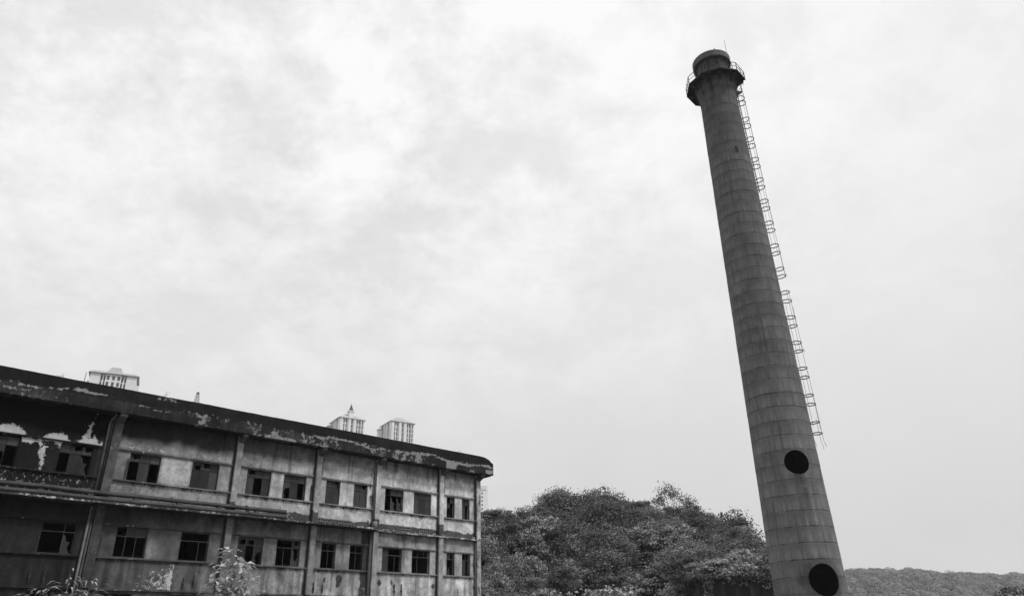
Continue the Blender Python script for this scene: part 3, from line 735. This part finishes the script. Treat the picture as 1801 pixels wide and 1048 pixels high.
def strap(u, o, z0, z1, bend=0):
    mb = MB(); zs = list(np.linspace(z0, z1, 5)); pts = [lp(u, o, z) for z in zs]
    if bend: pts.insert(0, lp(u, o + bend, z0 - .55)); 
    mb.tube(pts, 0.014, 5); mb.build('strap', M_steel, lad)
aa = (0.9, 2.3, 3.14, 4.0, 5.4)
for k, a in enumerate(aa):
    u, o = 0.39 * math.sin(a), 0.44 - 0.39 * math.cos(a)
    cuts = {0: [(16.2, 22.3), (23.9, 27.2), (29, 52.6)], 1: [(16.0, 18.0), (20.0, 21.8), (23.9, 29.6), (33.2, 52.6)], 2: [(16.1, 22), (24.2, 27.9), (31.4, 34.2), (36.2, 39), (41, 52.6)],
            3: [(16.9, 19.9), (21.6, 24.6), (26.2, 29.2), (30.6, 52.6)], 4: [(17.2, 28), (34, 52.6)]}[k]
    for z0, z1 in cuts: strap(u, o, z0, z1, 0.16 if (k == 2 and z0 in (24.2, 31.4)) else (0.1 if z0 < 16.3 else 0))
# grab loop at the gallery, and a bracket part way up the shaft
mb = MB()
for u in (-.24, .24): mb.tube([lp(u, .16, 53.3), lp(u, .30, 55.6), lp(u, .2, 56.1), lp(u, -.05, 56.3), lp(u, -.2, 56.2)], 0.034, 6)
mb.tube([lp(-.24, .16, 54.6), lp(.24, .16, 54.6)], .015, 5); mb.build('grab_rail', M_steel, lad)
a = math.radians(-85); d = Vector((math.cos(a), math.sin(a), 0)); 
MB().tube([d * (CR(44) - .02) + Vector((-.05, 0, 44.1)), d * (CR(44) + .15) + Vector((0, 0, 43.9)), d * (CR(44) + .02) + Vector((.06, 0, 43.45))], .06, 6).build('iron_bracket', M_frame, chim)

# ------------------------------------------------------------------ far towers
M_tower = simple('pale_render', 0.74, .08, .15); M_tside = M_tower
M_troof = simple('tower_roof', 0.40, .12, .2); M_twin = simple('tower_window', 0.09, .5, .3, 0.4)
M_spire = simple('spire_slate', 0.10, .3, .5)
def hip(mb, x0, x1, y0, y1, z, rise, ins):
    xm, ym = (x0 + x1) / 2, (y0 + y1) / 2
    b = len(mb.v)
    mb.v += [(x0, y0, z), (x1, y0, z), (x1, y1, z), (x0, y1, z), (x0 + ins, y0 + ins, z + rise), (x1 - ins, y0 + ins, z + rise), (x1 - ins, y1 - ins, z + rise), (x0 + ins, y1 - ins, z + rise)]
    mb.f += [(b, b + 3, b + 2, b + 1), (b + 4, b + 5, b + 6, b + 7), (b, b + 1, b + 5, b + 4), (b + 1, b + 2, b + 6, b + 5), (b + 2, b + 3, b + 7, b + 6), (b + 3, b, b + 4, b + 7)]
def win_copies(proto_size, spots, parent):
    w, h = proto_size; p = None
    for (x, y, z, rz) in spots:
        if p is None:
            p = MB().box(-w / 2, w / 2, -0.04, 0.25, -h / 2, h / 2).build('window', M_twin, parent); o = p
        else:
            o = p.copy(); COL.objects.link(o); o.parent = parent
        o.location = (x, y, z); o.rotation_euler = (0, 0, rz)
# broad frontal tower on the far left
pA = at(200, 664, 330); tA = empty('tower_block', (pA.x, pA.y, 0), math.radians(26)); zE = pA.z + 1.6
tag(tA, 'broad pale high-rise with low hipped roof above the left end of the factory roofline', 'tower', 'high-rise towers behind the factory')
mb = MB(); mb.box(-10, -5.6, 0, 14, 0, zE); mb.box(5.6, 10, 0, 14, 0, zE); mb.box(-5.6, 5.6, 1.4, 13.9, 0, zE - .01); mb.box(-3.4, 3.4, -0.2, 1.4, 0, zE - .012)
for x in (-4.5, 4.5): mb.box(x - .3, x + .3, .5, 1.4, 0, zE - .02)
mb.box(-11.2, -10, 4, 11, 0, zE - 3); mb.box(10, 11.2, 4, 11, 0, zE - 3)
mb.build('wall', M_tower, tA)
mb = MB(); hip(mb, -11, 11, -0.9, 15, zE, 1.5, 1.8); hip(mb, -4.0, 4.0, -1.2, 5, zE + .02, 1.75, 1.2); rf = mb.build('roof', M_troof, tA)
mb = MB(); hip(mb, -3.6, 3.6, 3.2, 10, zE + 1.5, 3.6, 1.5); mb.build('attic', M_troof, rf)
sp_ = []
for fl in range(5):
    z = zE - 1.9 - 3.1 * fl
    sp_ += [(x, -0.2, z, 0) for x in (-2.3, 0, 2.3)] + [(x, 1.4, z, 0) for x in (-5.0, -3.9, 3.9, 5.0)]
win_copies((1.15, 2.1), sp_, tA)
# corner-on towers
def tower(px, py, label, spire, rz, side=15.6):
    p = at(px, py, 450); t = empty('tower_block', (p.x, p.y, 0), rz); ze = p.z
    tag(t, label, 'tower', 'high-rise towers behind the factory')
    h = side / 2; mb = MB()
    mb.box(-h, h, -h, h, 0, ze)
    for k in range(4):
        c, s = round(math.cos(k * math.pi / 2)), round(math.sin(k * math.pi / 2))
        for x, w, d in ((-h + .9, .9, .55), (-1.7, .8, .8), (1.7, .8, .8), (h - .9, .9, .55)):
            a = Vector((x - w, -h - d, 0)); b = Vector((x + w, -h + .0, 0))
            A = (a.x * c - a.y * s, a.x * s + a.y * c); B = (b.x * c - b.y * s, b.x * s + b.y * c)
            mb.box(min(A[0], B[0]), max(A[0], B[0]), min(A[1], B[1]), max(A[1], B[1]), 0, ze - .02 - .01 * k)
    mb.box(-h - 3.0, -h - .6, h - 3.6, h - .4, 0, ze - 3.0)
    mb.build('wall', M_tower, t)
    mb = MB(); e = h + 1.2; hip(mb, -e, e, -e, e, ze, 4.6, h * .93)
    hip(mb, -h - 3.6, -h - .65, h - 4.2, h + .1, ze - 3.0, 1.2, 1.2)
    rf = mb.build('roof', M_troof, t)
    # dormer vent
    mb = MB(); mb.box(-.9, .9, -3.0, -1.2, ze + 1.8, ze + 3.7); mb.build('roof_vent', M_spire, rf)
    if spire:
        q = MB(); q.box(-1.5, 1.5, -h * .62 - 1.5, -h * .62 + 1.5, ze - .5, ze + 5.2); q.box(-1.9, 1.9, -h * .62 - 1.9, -h * .62 + 1.9, ze + 5.2, ze + 5.8); q.build('turret', M_tower, t)
        q = MB(); b = [(-1.25, -h * .62 - 1.25, ze + 5.8), (1.25, -h * .62 - 1.25, ze + 5.8), (1.25, -h * .62 + 1.25, ze + 5.8), (-1.25, -h * .62 + 1.25, ze + 5.8)]
        ap = (0, -h * .62, ze + 10.8)
        for i in range(4): q.poly([b[i], b[(i + 1) % 4], ap])
        q.poly(b[::-1]); q.build('spire', M_spire, t)
    s = []
    for fl in range(8):
        z = ze - 1.9 - 2.9 * fl
        for x in (-5.1, -3.6, 0.0, 3.6, 5.1): s.append((x, -h, z, 0)); s.append((-h, -x, z, -math.pi / 2))
        s.append((h - .9, -h - .55, z, 0))
    win_copies((.8, 2.45), s, t)
    return t
tower(611, 742, 'pale high-rise with a thin dark spire on its hipped roof', True, math.radians(34))
tower(699, 748, 'pale high-rise with a plain pyramid roof, nearest the far end of the roofline', False, math.radians(34), 15.0)
# slender tower by the corner of the factory
pD = at(851, 854, 500); tD = empty('tower_block', (pD.x, pD.y, 0), math.radians(14))
tag(tD, 'slender white slab tower rising just past the right corner of the factory', 'tower', 'high-rise towers behind the factory')
mb = MB(); zE = pD.z
mb.box(-6, 1.6, 0, 10, 0, zE - 2.6); mb.box(1.75, 3.0, .6, 10, 0, zE + .6); mb.box(1.6, 1.75, 1, 9, 0, zE - 5)
mb.build('wall', simple('white_render', 0.85, .04, .2), tD)
mb = MB(); mb.box(-6.2, 1.7, -.4, 10.2, zE - 2.6, zE); mb.build('roof_crown', M_tower, tD)
win_copies((.95, 1.25), [(-1.3, 0, zE - 5.0 - 2.55 * i, 0) for i in range(10)], tD)
# lattice mast
pM = at(348.5, 690, 250); ms = empty('lattice_mast', (pM.x, pM.y, 0)); zt = pM.z
tag(ms, 'small dark lattice mast peeking over the factory parapet', 'mast')
mb = MB(); wz = lambda z: 0.28 + (zt - z) * 0.105
lv = [zt - k * 1.15 for k in range(9)] + [0.0]
for cx, cy in ((-1, -1), (1, -1), (1, 1), (-1, 1)):
    MB().tube([(cx * min(wz(z), 3), cy * min(wz(z), 3), z) for z in lv], 0.06, 4).build('leg', M_steel, ms)
mb = MB()
for z0, z1 in zip(lv[:-2], lv[1:-1]):
    for (ax, ay), (bx, by) in (((-1, -1), (1, -1)), ((1, -1), (1, 1)), ((1, 1), (-1, 1)), ((-1, 1), (-1, -1))):
        mb.tube([(ax * wz(z0), ay * wz(z0), z0), (bx * wz(z1), by * wz(z1), z1)], 0.035, 4); mb.tube([(bx * wz(z0), by * wz(z0), z0), (ax * wz(z1), ay * wz(z1), z1)], 0.035, 4)
mb.box(-.4, .4, -.4, .4, zt - .25, zt); mb.build('brace', M_steel, ms)

# ------------------------------------------------------------------ hill
RA = np.array([-.9, -.3, -.12, -.054, .011, .058, .109, .16, .208, .288, .324, .36, .42, .6])
RT = np.array([17, 17, 17.5, 18.2, 21.2, 23.4, 24.8, 23.0, 22.4, 18.6, 13.4, 8.0, 2.0, 0.0])
RD = np.array([120, 105, 100, 100, 115, 120, 125, 125, 125, 115, 100, 95, 90, 90.])
def terrain(x, y):
    x = np.asarray(x, float); y = np.asarray(y, float); a = x / np.maximum(y, 1)
    top = np.maximum(np.interp(a, RA, RT) - 5.2, 0); yr = np.interp(a, RA, RD)
    yf = 69.0
    z = top * ss(0, 1, (y - yf) / (yr - yf) * 0.92 + 0.04) 
    z = z * (1 - 0.45 * ss(0, 60, y - yr - 4)) + 0.8 * (fbm(x * .12, y * .12, 3) - .5) * ss(0, 8, y - yf)
    wx = ss(16.5, 18.2, x) * ss(31, 28.5, x)
    z = np.where(y < 78.3, z * (1 - wx), np.maximum(z, 7.55 * wx * ss(31.5, 28, x)))
    return z * ss(62, 68, y)
mb = MB(); xs = np.arange(-60, 70.1, 1.0); ys = np.concatenate([np.arange(62, 78.2, 1.0), [78.25, 78.35], np.arange(79, 190, 1.5)])
XX, YY = np.meshgrid(xs, ys); ZZ = terrain(XX, YY) - 0.02
mb.v = [tuple(p) for p in np.stack([XX.ravel(), YY.ravel(), ZZ.ravel()], 1)]
nx = len(xs)
mb.f = [(j * nx + i, j * nx + i + 1, (j + 1) * nx + i + 1, (j + 1) * nx + i) for j in range(len(ys) - 1) for i in range(nx - 1)]
tag(mb.build('hill', simple('hill_soil', 0.045, .4, .4), smooth=True), kind='structure')

def leaf_mat(name, v, var=0.45, trans=0.25):
    m, t, b = new_mat(name)
    a = t.nodes.new('ShaderNodeAttribute'); a.attribute_name = 'tone'
    oi = t.nodes.new('ShaderNodeObjectInfo')
    k = mth(t, 'MULTIPLY', mth(t, 'ADD', 1 - var, mth(t, 'MULTIPLY', a.outputs['Fac'], 2 * var)), mth(t, 'ADD', 0.64, mth(t, 'MULTIPLY', oi.outputs['Random'], 0.66)))
    set_base(t, b, mth(t, 'MULTIPLY', k, v)); b.inputs['Roughness'].default_value = 0.6; b.inputs['Specular IOR Level'].default_value = 0.3
    tr = t.nodes.new('ShaderNodeBsdfTranslucent'); t.links.new(mth(t, 'MULTIPLY', k, v * 0.9), tr.inputs['Color'])
    mx = t.nodes.new('ShaderNodeMixShader'); mx.inputs[0].default_value = trans
    t.links.new(b.outputs[0], mx.inputs[1]); t.links.new(tr.outputs[0], mx.inputs[2])
    t.links.new(mx.outputs[0], t.nodes['Material Output'].inputs['Surface']); return m
M_leafd = leaf_mat('dark_foliage', 0.115, .42, .15); M_leafm = leaf_mat('mid_foliage', 0.18, .42, .15); M_leafl = leaf_mat('pale_foliage', 0.235, .42, .15)
M_bark = simple('bark', 0.06, .4, 4)
def leaf_quads(P, Nrm, size, aspect=0.55):
    n = len(P)
    r = rng.normal(size=(n, 3)); u = np.cross(Nrm, r); u /= np.linalg.norm(u, axis=1, keepdims=True) + 1e-9
    w = np.cross(Nrm, u)
    L = (size * rng.uniform(.65, 1.35, n))[:, None]; Wd = L * aspect
    return np.stack([P - u * L * .5, P + w * Wd * .5 - u * L * .05, P + u * L * .5, P - w * Wd * .5 - u * L * .05], 1)
def crown_points(R, H, z0, nclump, nleaf, spread=1.0, hollow=.55, up=.5, flat=.45):
    cs = []; i = 0
    while len(cs) < nclump:
        v = rng.normal(size=3); v /= np.linalg.norm(v); v[2] = abs(v[2]) * 1.0 - .25
        k = rng.uniform(hollow, 1.0) * (1.0 if rng.random() < .8 else 1.22)
        cs.append(np.array([v[0] * R * k, v[1] * R * k, z0 + H * (.26 + .62 * max(v[2], -.3) * k + rng.normal() * .06)]))
    cs = np.array(cs); rad = R * rng.uniform(.16, .40, nclump) * spread
    per = nleaf // nclump; P = []; Nn = []; T = []
    for c, r in zip(cs, rad):
        v = rng.normal(size=(per, 3)); v /= np.linalg.norm(v, axis=1, keepdims=True)
        v[:, 2] = np.where(v[:, 2] < -.3, -v[:, 2], v[:, 2])
        rr = r * (rng.uniform(.3, 1.0, (per, 1)) ** .6) * (1 + .5 * np.abs(rng.normal(size=(per, 1))))
        P.append(c + v * rr * np.array([1, 1, flat]))
        nn = v * .7 + rng.normal(size=(per, 3)) * .5 + np.array([0, 0, up]); Nn.append(nn / np.linalg.norm(nn, axis=1, keepdims=True))
        T.append(np.clip(rng.normal(.5 + rng.normal() * .24, .15, per), 0, 1))
    return np.concatenate(P), np.concatenate(Nn), np.concatenate(T), cs
def make_tree(name, R, H, nclump, nleaf, leaf, mat, spread=1.0, hollow=.5, trunk=0.16):
    root = empty(name); z0 = H * .28
    P, Nn, T, cs = crown_points(R, H * .74, z0, nclump, nleaf, spread, hollow, flat=random.choice((.5, .65, .85)))
    quads('crown', leaf_quads(P, Nn, leaf), mat, root, T)
    mb = MB(); top = Vector((R * .05, 0, H * .55))
    mb.tube([(0, 0, -.6), (R * .03, .02, H * .18), (-R * .02, -.03, H * .38), top], trunk, 7, r2=trunk * .45)
    for c in cs[::2]:
        s = Vector((0, 0, H * rng.uniform(.2, .42))); c = Vector(c); m_ = s.lerp(c, .5) + Vector((0, 0, -.2))
        mb.tube([s, m_, c], trunk * .4, 5, r2=trunk * .1)
    mb.build('trunk', M_bark, root, smooth=True)
    return root
protos = [make_tree('broadleaf_tree', 3.0, 7.0, 60, 7200, .30, M_leafd), make_tree('broadleaf_tree', 3.4, 6.4, 70, 7700, .30, M_leafm),
          make_tree('broadleaf_tree', 2.7, 6.0, 50, 5000, .35, M_leafl), make_tree('broadleaf_tree', 2.8, 7.4, 48, 5800, .28, M_leafd, .95),
          make_tree('broadleaf_tree', 3.2, 5.4, 54, 5600, .34, M_leafm, 1.0), make_tree('broadleaf_tree', 2.6, 6.6, 44, 3000, .27, M_leafl, 1.0)]
airy = make_tree('airy_tree', 3.6, 8.6, 46, 3300, .27, M_leafd, .8, .78, .17)
used = set()
def plant(k, x, y, s, label, group=None, proto=None):
    p = proto or protos[k]
    if p.name in used: o = copy_tree(p)
    else: o = p; used.add(p.name)
    o.location = (x, y, float(terrain(x, y)) - .1); o.rotation_euler = (0, 0, random.uniform(0, 6.28)); o.scale = (s * random.uniform(.75, 1.25), s * random.uniform(.85, 1.15), s * random.uniform(.85, 1.18))
    tag(o, label, 'tree', group); return o
def skyline(px, py, k, s, label, proto=None):                  # a tree whose top shows against the sky
    a = math.tan(math.atan2(at(px, py, 100).x, 100)); yr = float(np.interp(a, RA, RD)); top = at(px, py, yr)
    o = plant(k, top.x, yr, s, label, 'trees on the skyline of the hill', proto)
    hgt = {0: 7, 1: 6.4, 2: 6, 3: 7.4, 4: 5.4, 5: 6.6}.get(k, 8.2) * o.scale[2] * .95
    o.location.z = max(float(terrain(top.x, yr)) - 1.2, top.z - hgt)
    return o
for args in [(866, 888, 3, .85, 'dark tree on the skyline nearest the factory corner'),
             (893, 893, 0, .7, 'small dark tree in the dip of the skyline right of the slender tower'),
             (928, 886, 5, 1.0, 'pale feathery tree on the skyline left of the big dark crowns'),
             (955, 882, 5, .9, 'pale thin tree touching the left side of the big dark crown'),
             (985, 868, 0, 1.3, 'large dark round crown at the left shoulder of the hilltop'),
             (1022, 870, 1, .95, 'mid grey tree in the saddle between the two highest crowns'),
             (1050, 862, 0, 1.25, 'highest broad crown at the very top of the hill'),
             (1078, 872, 0, .95, 'dark crown leaning off the right side of the highest crown'),
             (1105, 880, 5, .95, 'thin pale tree on the skyline right of the hilltop'),
             (1135, 885, 2, .9, 'pale bushy tree between the hilltop and the airy tree'),
             (1213, 890, 3, .85, 'dark upright tree just right of the airy tree'),
             (1238, 902, 1, .85, 'mid grey low crown in the notch right of the airy tree'),
             (1275, 906, 0, 1.0, 'broad dark crown on the right shoulder of the hill'),
             (1303, 928, 3, .85, 'dark tree stepping down the right end of the hill'),
             (1330, 950, 1, .75, 'last skyline tree before the chimney')]:
    skyline(*args)
skyline(1180, 870, 9, 1.15, 'airy round-topped tree with sky showing through its crown', airy)
zones = [(0.66, 'tree in the unbroken canopy just below the hilltop', 'trees of the upper hillside'),
         (0.33, 'tree in the dense canopy halfway up the hillside', 'trees of the middle hillside'),
         (-1, 'tree in the light thicket at the foot of the hill', 'trees of the lower hillside')]
kn = ['dark round-headed ', 'grey spreading ', 'pale bushy ', 'dark upright ', 'grey low ', 'pale loose ']
y = 70.0; nt = 0
while y < 128:
    st = 3.7 if y < 95 else 4.2
    x = -0.085 * y + random.uniform(0, st)
    while x < 0.37 * y:
        xx = x + random.uniform(-1.3, 1.3); yy = y + random.uniform(-1.3, 1.3); a = xx / yy
        yr = float(np.interp(a, RA, RD))
        hid = (18.0 < xx < 29.5 and yy < 79.5)
        if yy < yr - 2.5 and not hid and a > -.085 and not (a > .36):
            f = (yy - 69) / (yr - 69)
            zi = next(i for i, q in enumerate(zones) if f > q[0])
            if zi == 0: k = random.choice([0, 0, 1, 3, 3, 4, 5])
            elif zi == 1: k = random.choice([0, 1, 1, 2, 3, 4, 5])
            else: k = random.choice([1, 2, 2, 4, 4, 5, 3])
            s = random.uniform(.62, .98) * (0.85 if zi == 2 else 1)
            plant(k, xx, yy, s, kn[k] + zones[zi][1], kn[k] + zones[zi][2]); nt += 1
        x += st
    y += st * .93
print('trees', nt)
for p in protos + [airy]:
    if p.name not in used: print('unused proto', p.name)

# undergrowth covering the slope
n = 24000
ux = rng.uniform(-16, 40, n); uy = rng.uniform(66, 124, n); uz = terrain(ux, uy)
keep = ~((ux > 17.2) & (ux < 29) & (uy < 78.4)) & (ux / uy < .37)
bumpy = 1.5 * fbm(ux * .45, uy * .45, 17) ** 1.5
P = np.stack([ux, uy, uz + bumpy * rng.uniform(.3, 1.15, n)], 1)[keep]
Nn = rng.normal(size=(len(P), 3)) * .6 + np.array([0, -.25, .8]); Nn /= np.linalg.norm(Nn, axis=1, keepdims=True)
tag(quads('undergrowth', leaf_quads(P, Nn, .45), M_leafm, None, np.clip(.25 + .5 * fbm(P[:, 0] * .5, P[:, 1] * .5, 5) + rng.normal(0, .12, len(P)), 0, 1)),
    'low undergrowth covering the slope between the trees', 'undergrowth', kind='stuff')

# retaining wall
def rw_mat():
    m, t, b = new_mat('streaked_retaining_concrete'); c = t.nodes.new('ShaderNodeTexCoord').outputs['Object']
    s = noise(t, vscale(t, c, (1.6, 1, .10)), 1.0, 6, .65); f = noise(t, c, 2.5, 6, .65)
    set_base(t, b, mth(t, 'MULTIPLY', ramp(t, s, [(.32, .012), (.55, .03), (.72, .10)]), mth(t, 'ADD', .6, mth(t, 'MULTIPLY', f, .8)))); return m
mb = MB(); mb.gbox(18.3, 29.5, 77.7, 78.25, 0, 7.62, 0.6); mb.gbox(18.3, 29.5, 77.62, 78.3, 7.625, 7.78, 0.6)
tag(mb.build('retaining_wall', rw_mat()), 'dark streaked concrete retaining wall at the hill foot beside the chimney', 'retaining wall')
for i in range(9):                                             # bushes hanging over the wall and at its left end
    x = 18.3 + i * 1.25 + random.uniform(-.4, .4)
    plant(4 if i % 2 else 2, x, 78.55 + random.uniform(-.2, .5), random.uniform(.5, .75), 'low bush overhanging the top of the dark retaining wall', 'bushes on the retaining wall').location.z -= 1.5
for x, y, s in ((15.8, 74.5, .8), (13.6, 72.5, .75), (17.4, 76.3, .9)):
    plant(2, x, y, s, 'pale bushy tree hiding the left end of the retaining wall', 'trees at the end of the retaining wall')

n = 2600
vx = rng.uniform(18.2, 29.4, n); dp = 0.25 + 2.6 * fbm(vx * .55, 0 * vx, 121) ** 2.2 + 2.2 * ss(19.6, 18.3, vx)
vz = 7.9 - dp * rng.uniform(0, 1, n) ** 2.2 * rng.uniform(.6, 1.5, n)
P = np.stack([vx, 77.62 - rng.uniform(0, .28, n) * ss(0, .3, 7.95 - vz), vz], 1); Nn = rng.normal(size=(n, 3)) * .5 + np.array([.2, -.7, .5]); Nn /= np.linalg.norm(Nn, axis=1, keepdims=True)
tag(quads('creeper', leaf_quads(P, Nn, .26), M_leafm, None, np.clip(rng.normal(.4, .25, n), 0, 1)), 'creeper hanging ragged over the top edge of the dark retaining wall', 'creeper', kind='stuff')

# ------------------------------------------------------------------ far wooded ridge
def fterr(x, y):
    a = np.asarray(x) / np.asarray(y)
    top = np.interp(a, [-.2, .2, .36, .43, .50, .54, .60, .66, .8, 1.2], [20, 45, 66, 72, 70, 66, 63, 60.5, 58, 50]) - 8
    r = np.asarray(y, float)
    return top * ss(560, 900, r) * (1 - .3 * ss(920, 1200, r)) + 10 * (fbm(np.asarray(x) * .006, r * .006, 41) - .5) * ss(560, 700, r)
mb = MB(); xs = np.arange(-300, 1300, 20.); ys = np.arange(540, 1200, 15.)
XX, YY = np.meshgrid(xs, ys); ZZ = fterr(XX, YY) - .05; nx = len(xs)
mb.v = [tuple(p) for p in np.stack([XX.ravel(), YY.ravel(), ZZ.ravel()], 1)]
mb.f = [(j * nx + i, j * nx + i + 1, (j + 1) * nx + i + 1, (j + 1) * nx + i) for j in range(len(ys) - 1) for i in range(nx - 1)]
tag(mb.build('distant_hills', simple('far_soil', .06, .3, .02), smooth=True), kind='structure')
nc = 3000
cx = rng.uniform(.36, .80, nc); cy = 620 + 300 * rng.uniform(0, 1, nc) ** .8; cxx = cx * cy
cz = fterr(cxx, cy); cr = rng.uniform(3.5, 9.0, nc)
per = 80
v = rng.normal(size=(nc, per, 3)); v /= np.linalg.norm(v, axis=2, keepdims=True); v[:, :, 2] = np.abs(v[:, :, 2]) - .1; v[:, :, 1] = -np.abs(v[:, :, 1])
P = (np.stack([cxx, cy, cz + rng.uniform(1.0, 6.0, nc)], 1)[:, None, :] + v * cr[:, None, None] * np.array([1, 1, .95])).reshape(-1, 3)
Nn = (v + rng.normal(size=v.shape) * .25).reshape(-1, 3); Nn /= np.linalg.norm(Nn, axis=1, keepdims=True)
tn = np.repeat(np.clip(rng.normal(.5, .3, nc), 0, 1), per)
tag(quads('distant_woodland', leaf_quads(P, Nn, 2.3, .8), leaf_mat('far_foliage', .125, .45, .1), None, tn), 'hazy unbroken woodland on the far ridge at the right', 'woodland', kind='stuff')

# ------------------------------------------------------------------ near plants
def bent_leaves(P, D, L, W, droop=.35):
    """each leaf two quads folded along its length, D = direction"""
    n = len(P); up = np.array([0, 0, 1.]); D = D / np.linalg.norm(D, axis=1, keepdims=True)
    S = np.cross(D, up + rng.normal(size=(n, 3)) * .35); S /= np.linalg.norm(S, axis=1, keepdims=True)
    L = L[:, None]; W = W[:, None]; m = P + D * L * .5; tip = P + D * L - up * L * droop
    q1 = np.stack([P, m - S * W * .5, m - up * W * .12, m - up * W * .12], 1)
    a = np.stack([P, m + S * W * .5, tip, m - up * W * .16], 1); b = np.stack([P, m - up * W * .16, tip, m - S * W * .5], 1)
    return np.concatenate([a, b])
M_leafn = leaf_mat('young_foliage', 0.7, .65, .3)
def sapling(name, base, stems, nleaf, L, W, label, cat, group=None, mat=M_leafn):
    root = empty(name, base); mb = MB(); P = []; D = []
    for (tip, nl) in stems:
        tip = Vector(tip); mid = tip * .55 + Vector((rng.normal() * .05, rng.normal() * .05, .1 * tip.z))
        pts = [Vector((0, 0, 0)), mid * .5, mid, tip]; mb.tube(pts, min(.035, .02 * tip.length), 6, r2=.006)
        for i in range(nl):
            t = rng.uniform(.35, 1.03) ** .8; p = mid.lerp(tip, max(0, (t - .55) / .45)) if t > .55 else mid * (t / .55)
            d = np.array([rng.normal(), rng.normal(), rng.uniform(-.3, .7)]); d /= np.linalg.norm(d)
            pet = rng.uniform(.04, .26); P.append(np.array(p) + d * pet); D.append(d + np.array([0, 0, -.15]))
    P = np.array(P); D = np.array(D); n = len(P)
    q = bent_leaves(P, D, L * rng.uniform(.6, 1.25, n), W * rng.uniform(.7, 1.2, n))
    quads('leaves', q, mat, root, np.tile(np.clip(rng.normal(.5, .25, n), 0, 1), 2))
    mb.build('stem', M_bark, root, smooth=True); tag(root, label, cat, group); return root
p = at(396, 1048, 18); 
sapling('sapling', (p.x, p.y, 0), [((.0, 0, 3.74), 110), ((-.30, .1, 3.5), 80), ((.32, .05, 3.5), 90), ((.52, -.1, 3.1), 90), ((.15, -.1, 3.4), 90), ((.42, .2, 3.25), 70), ((-.15, -.15, 3.2), 70)], 0, .20, .12,
        'bright leafed young tree standing in front of the factory wall', 'tree')
p = at(78, 1040, 14); sapling('leafy_shrub', (p.x, p.y, 0), [((x, y, z), 60) for x, y, z in ((0, 0, 2.78), (-.18, .05, 2.7), (.16, 0, 2.72), (.3, .1, 2.62), (-.3, -.1, 2.6))], 0, .12, .045,
        'dark small leafed shrub at the bottom left corner', 'shrub', mat=leaf_mat('shrub_foliage', .22, .4, .2))
p = at(118, 1040, 14)
sapling('reed_plant', (p.x, p.y, 0), [((x, y, z), 26) for x, y, z in ((-.02, 0, 3.02), (.12, 0, 2.78), (.3, .05, 2.76), (-.12, .05, 2.74), (.42, -.05, 2.74), (.5, 0, 2.72))], 0, .24, .03,
        'tall plant with long narrow pale leaves and one bare stalk in front of the factory', 'plant', mat=leaf_mat('reed_foliage', .5, .4, .2))
p = at(1068, 1046, 58)
r_ = sapling('flowering_shrub', (p.x, p.y, .55), [((x, y, z), 60) for x, y, z in ((-1.0, 0, 4.75), (-.5, .3, 4.85), (0, 0, 5.0), (.5, .2, 5.05), (1.0, 0, 4.9), (1.5, .3, 4.8), (-1.6, 0, 4.6), (2, 0, 4.6), (-2.6, 0, 4.6))], 0, .42, .24,
        'pale leafed shrub at the bottom edge in front of the wooded hill', 'shrub', mat=leaf_mat('pale_shrub_foliage', .5, .25, .2))
for sx_, hh_, lab in ((12.15, .34, 'tiny dry weed sprouting on the parapet between the broad tower and the lattice mast'), (7.0, .26, 'tiny weed on the parapet left of the broad tower'), (33.0, .22, 'tiny weed on the parapet near its broken right end')):
    q = TV * sx_ + NV * (-42 + PO - .1); w_ = sapling('weed', (q.x, q.y, 14.56), [((0, 0, hh_), 7), ((.12, .05, hh_ * .8), 6), ((-.1, 0, hh_ * .6), 5)], 0, .09, .03, lab, 'weed', 'weeds on the parapet', M_leafm); w_.scale = (.8, .8, 1)
q = TV * 8.05 + NV * (-42 + PO - .12)
o = MB().tube([(0, 0, 0), (0.01, 0, .55)], .015, 5).build('iron_rod', M_steel); o.location = (q.x, q.y, 14.56); tag(o, 'short thin iron rod standing on the parapet left of the broad tower', 'rod')
# dark tree in the lower right corner
o = copy_tree(protos[3]); q = at(1781, 1031, 70); o.location = (q.x, q.y, q.z - 6.6 * .98 + .55); o.scale = (.85, .85, .93); o.rotation_euler = (0, 0, 1.0)
for k_ in ('group',):
    if k_ in o: del o[k_]
tag(o, 'dark tree top in the lower right corner before the far ridge', 'tree')
o = copy_tree(protos[1]); q = at(1765, 1043, 64); o.location = (q.x, q.y, q.z - 6.0 * .9); o.scale = (.8, .8, .9); o.rotation_euler = (0, 0, 2.0)
if 'group' in o: del o['group']
tag(o, 'lower grey tree top left of the dark corner tree', 'tree')

# ------------------------------------------------------------------ air
hz = MB().box(-420, 900, -60, 1250, -1.0, 176.0).build('haze'); hz['kind'] = 'stuff'
hm = bpy.data.materials.new('haze_air'); hm.use_nodes = True; ht = hm.node_tree; ht.nodes.clear()
ho = ht.nodes.new('ShaderNodeOutputMaterial'); hv = ht.nodes.new('ShaderNodeVolumePrincipled')
hv.inputs['Color'].default_value = (.9, .9, .9, 1); hv.inputs['Density'].default_value = 0.0002; hv.inputs['Anisotropy'].default_value = 0.2
ht.links.new(hv.outputs[0], ho.inputs['Volume']); hz.data.materials.append(hm)
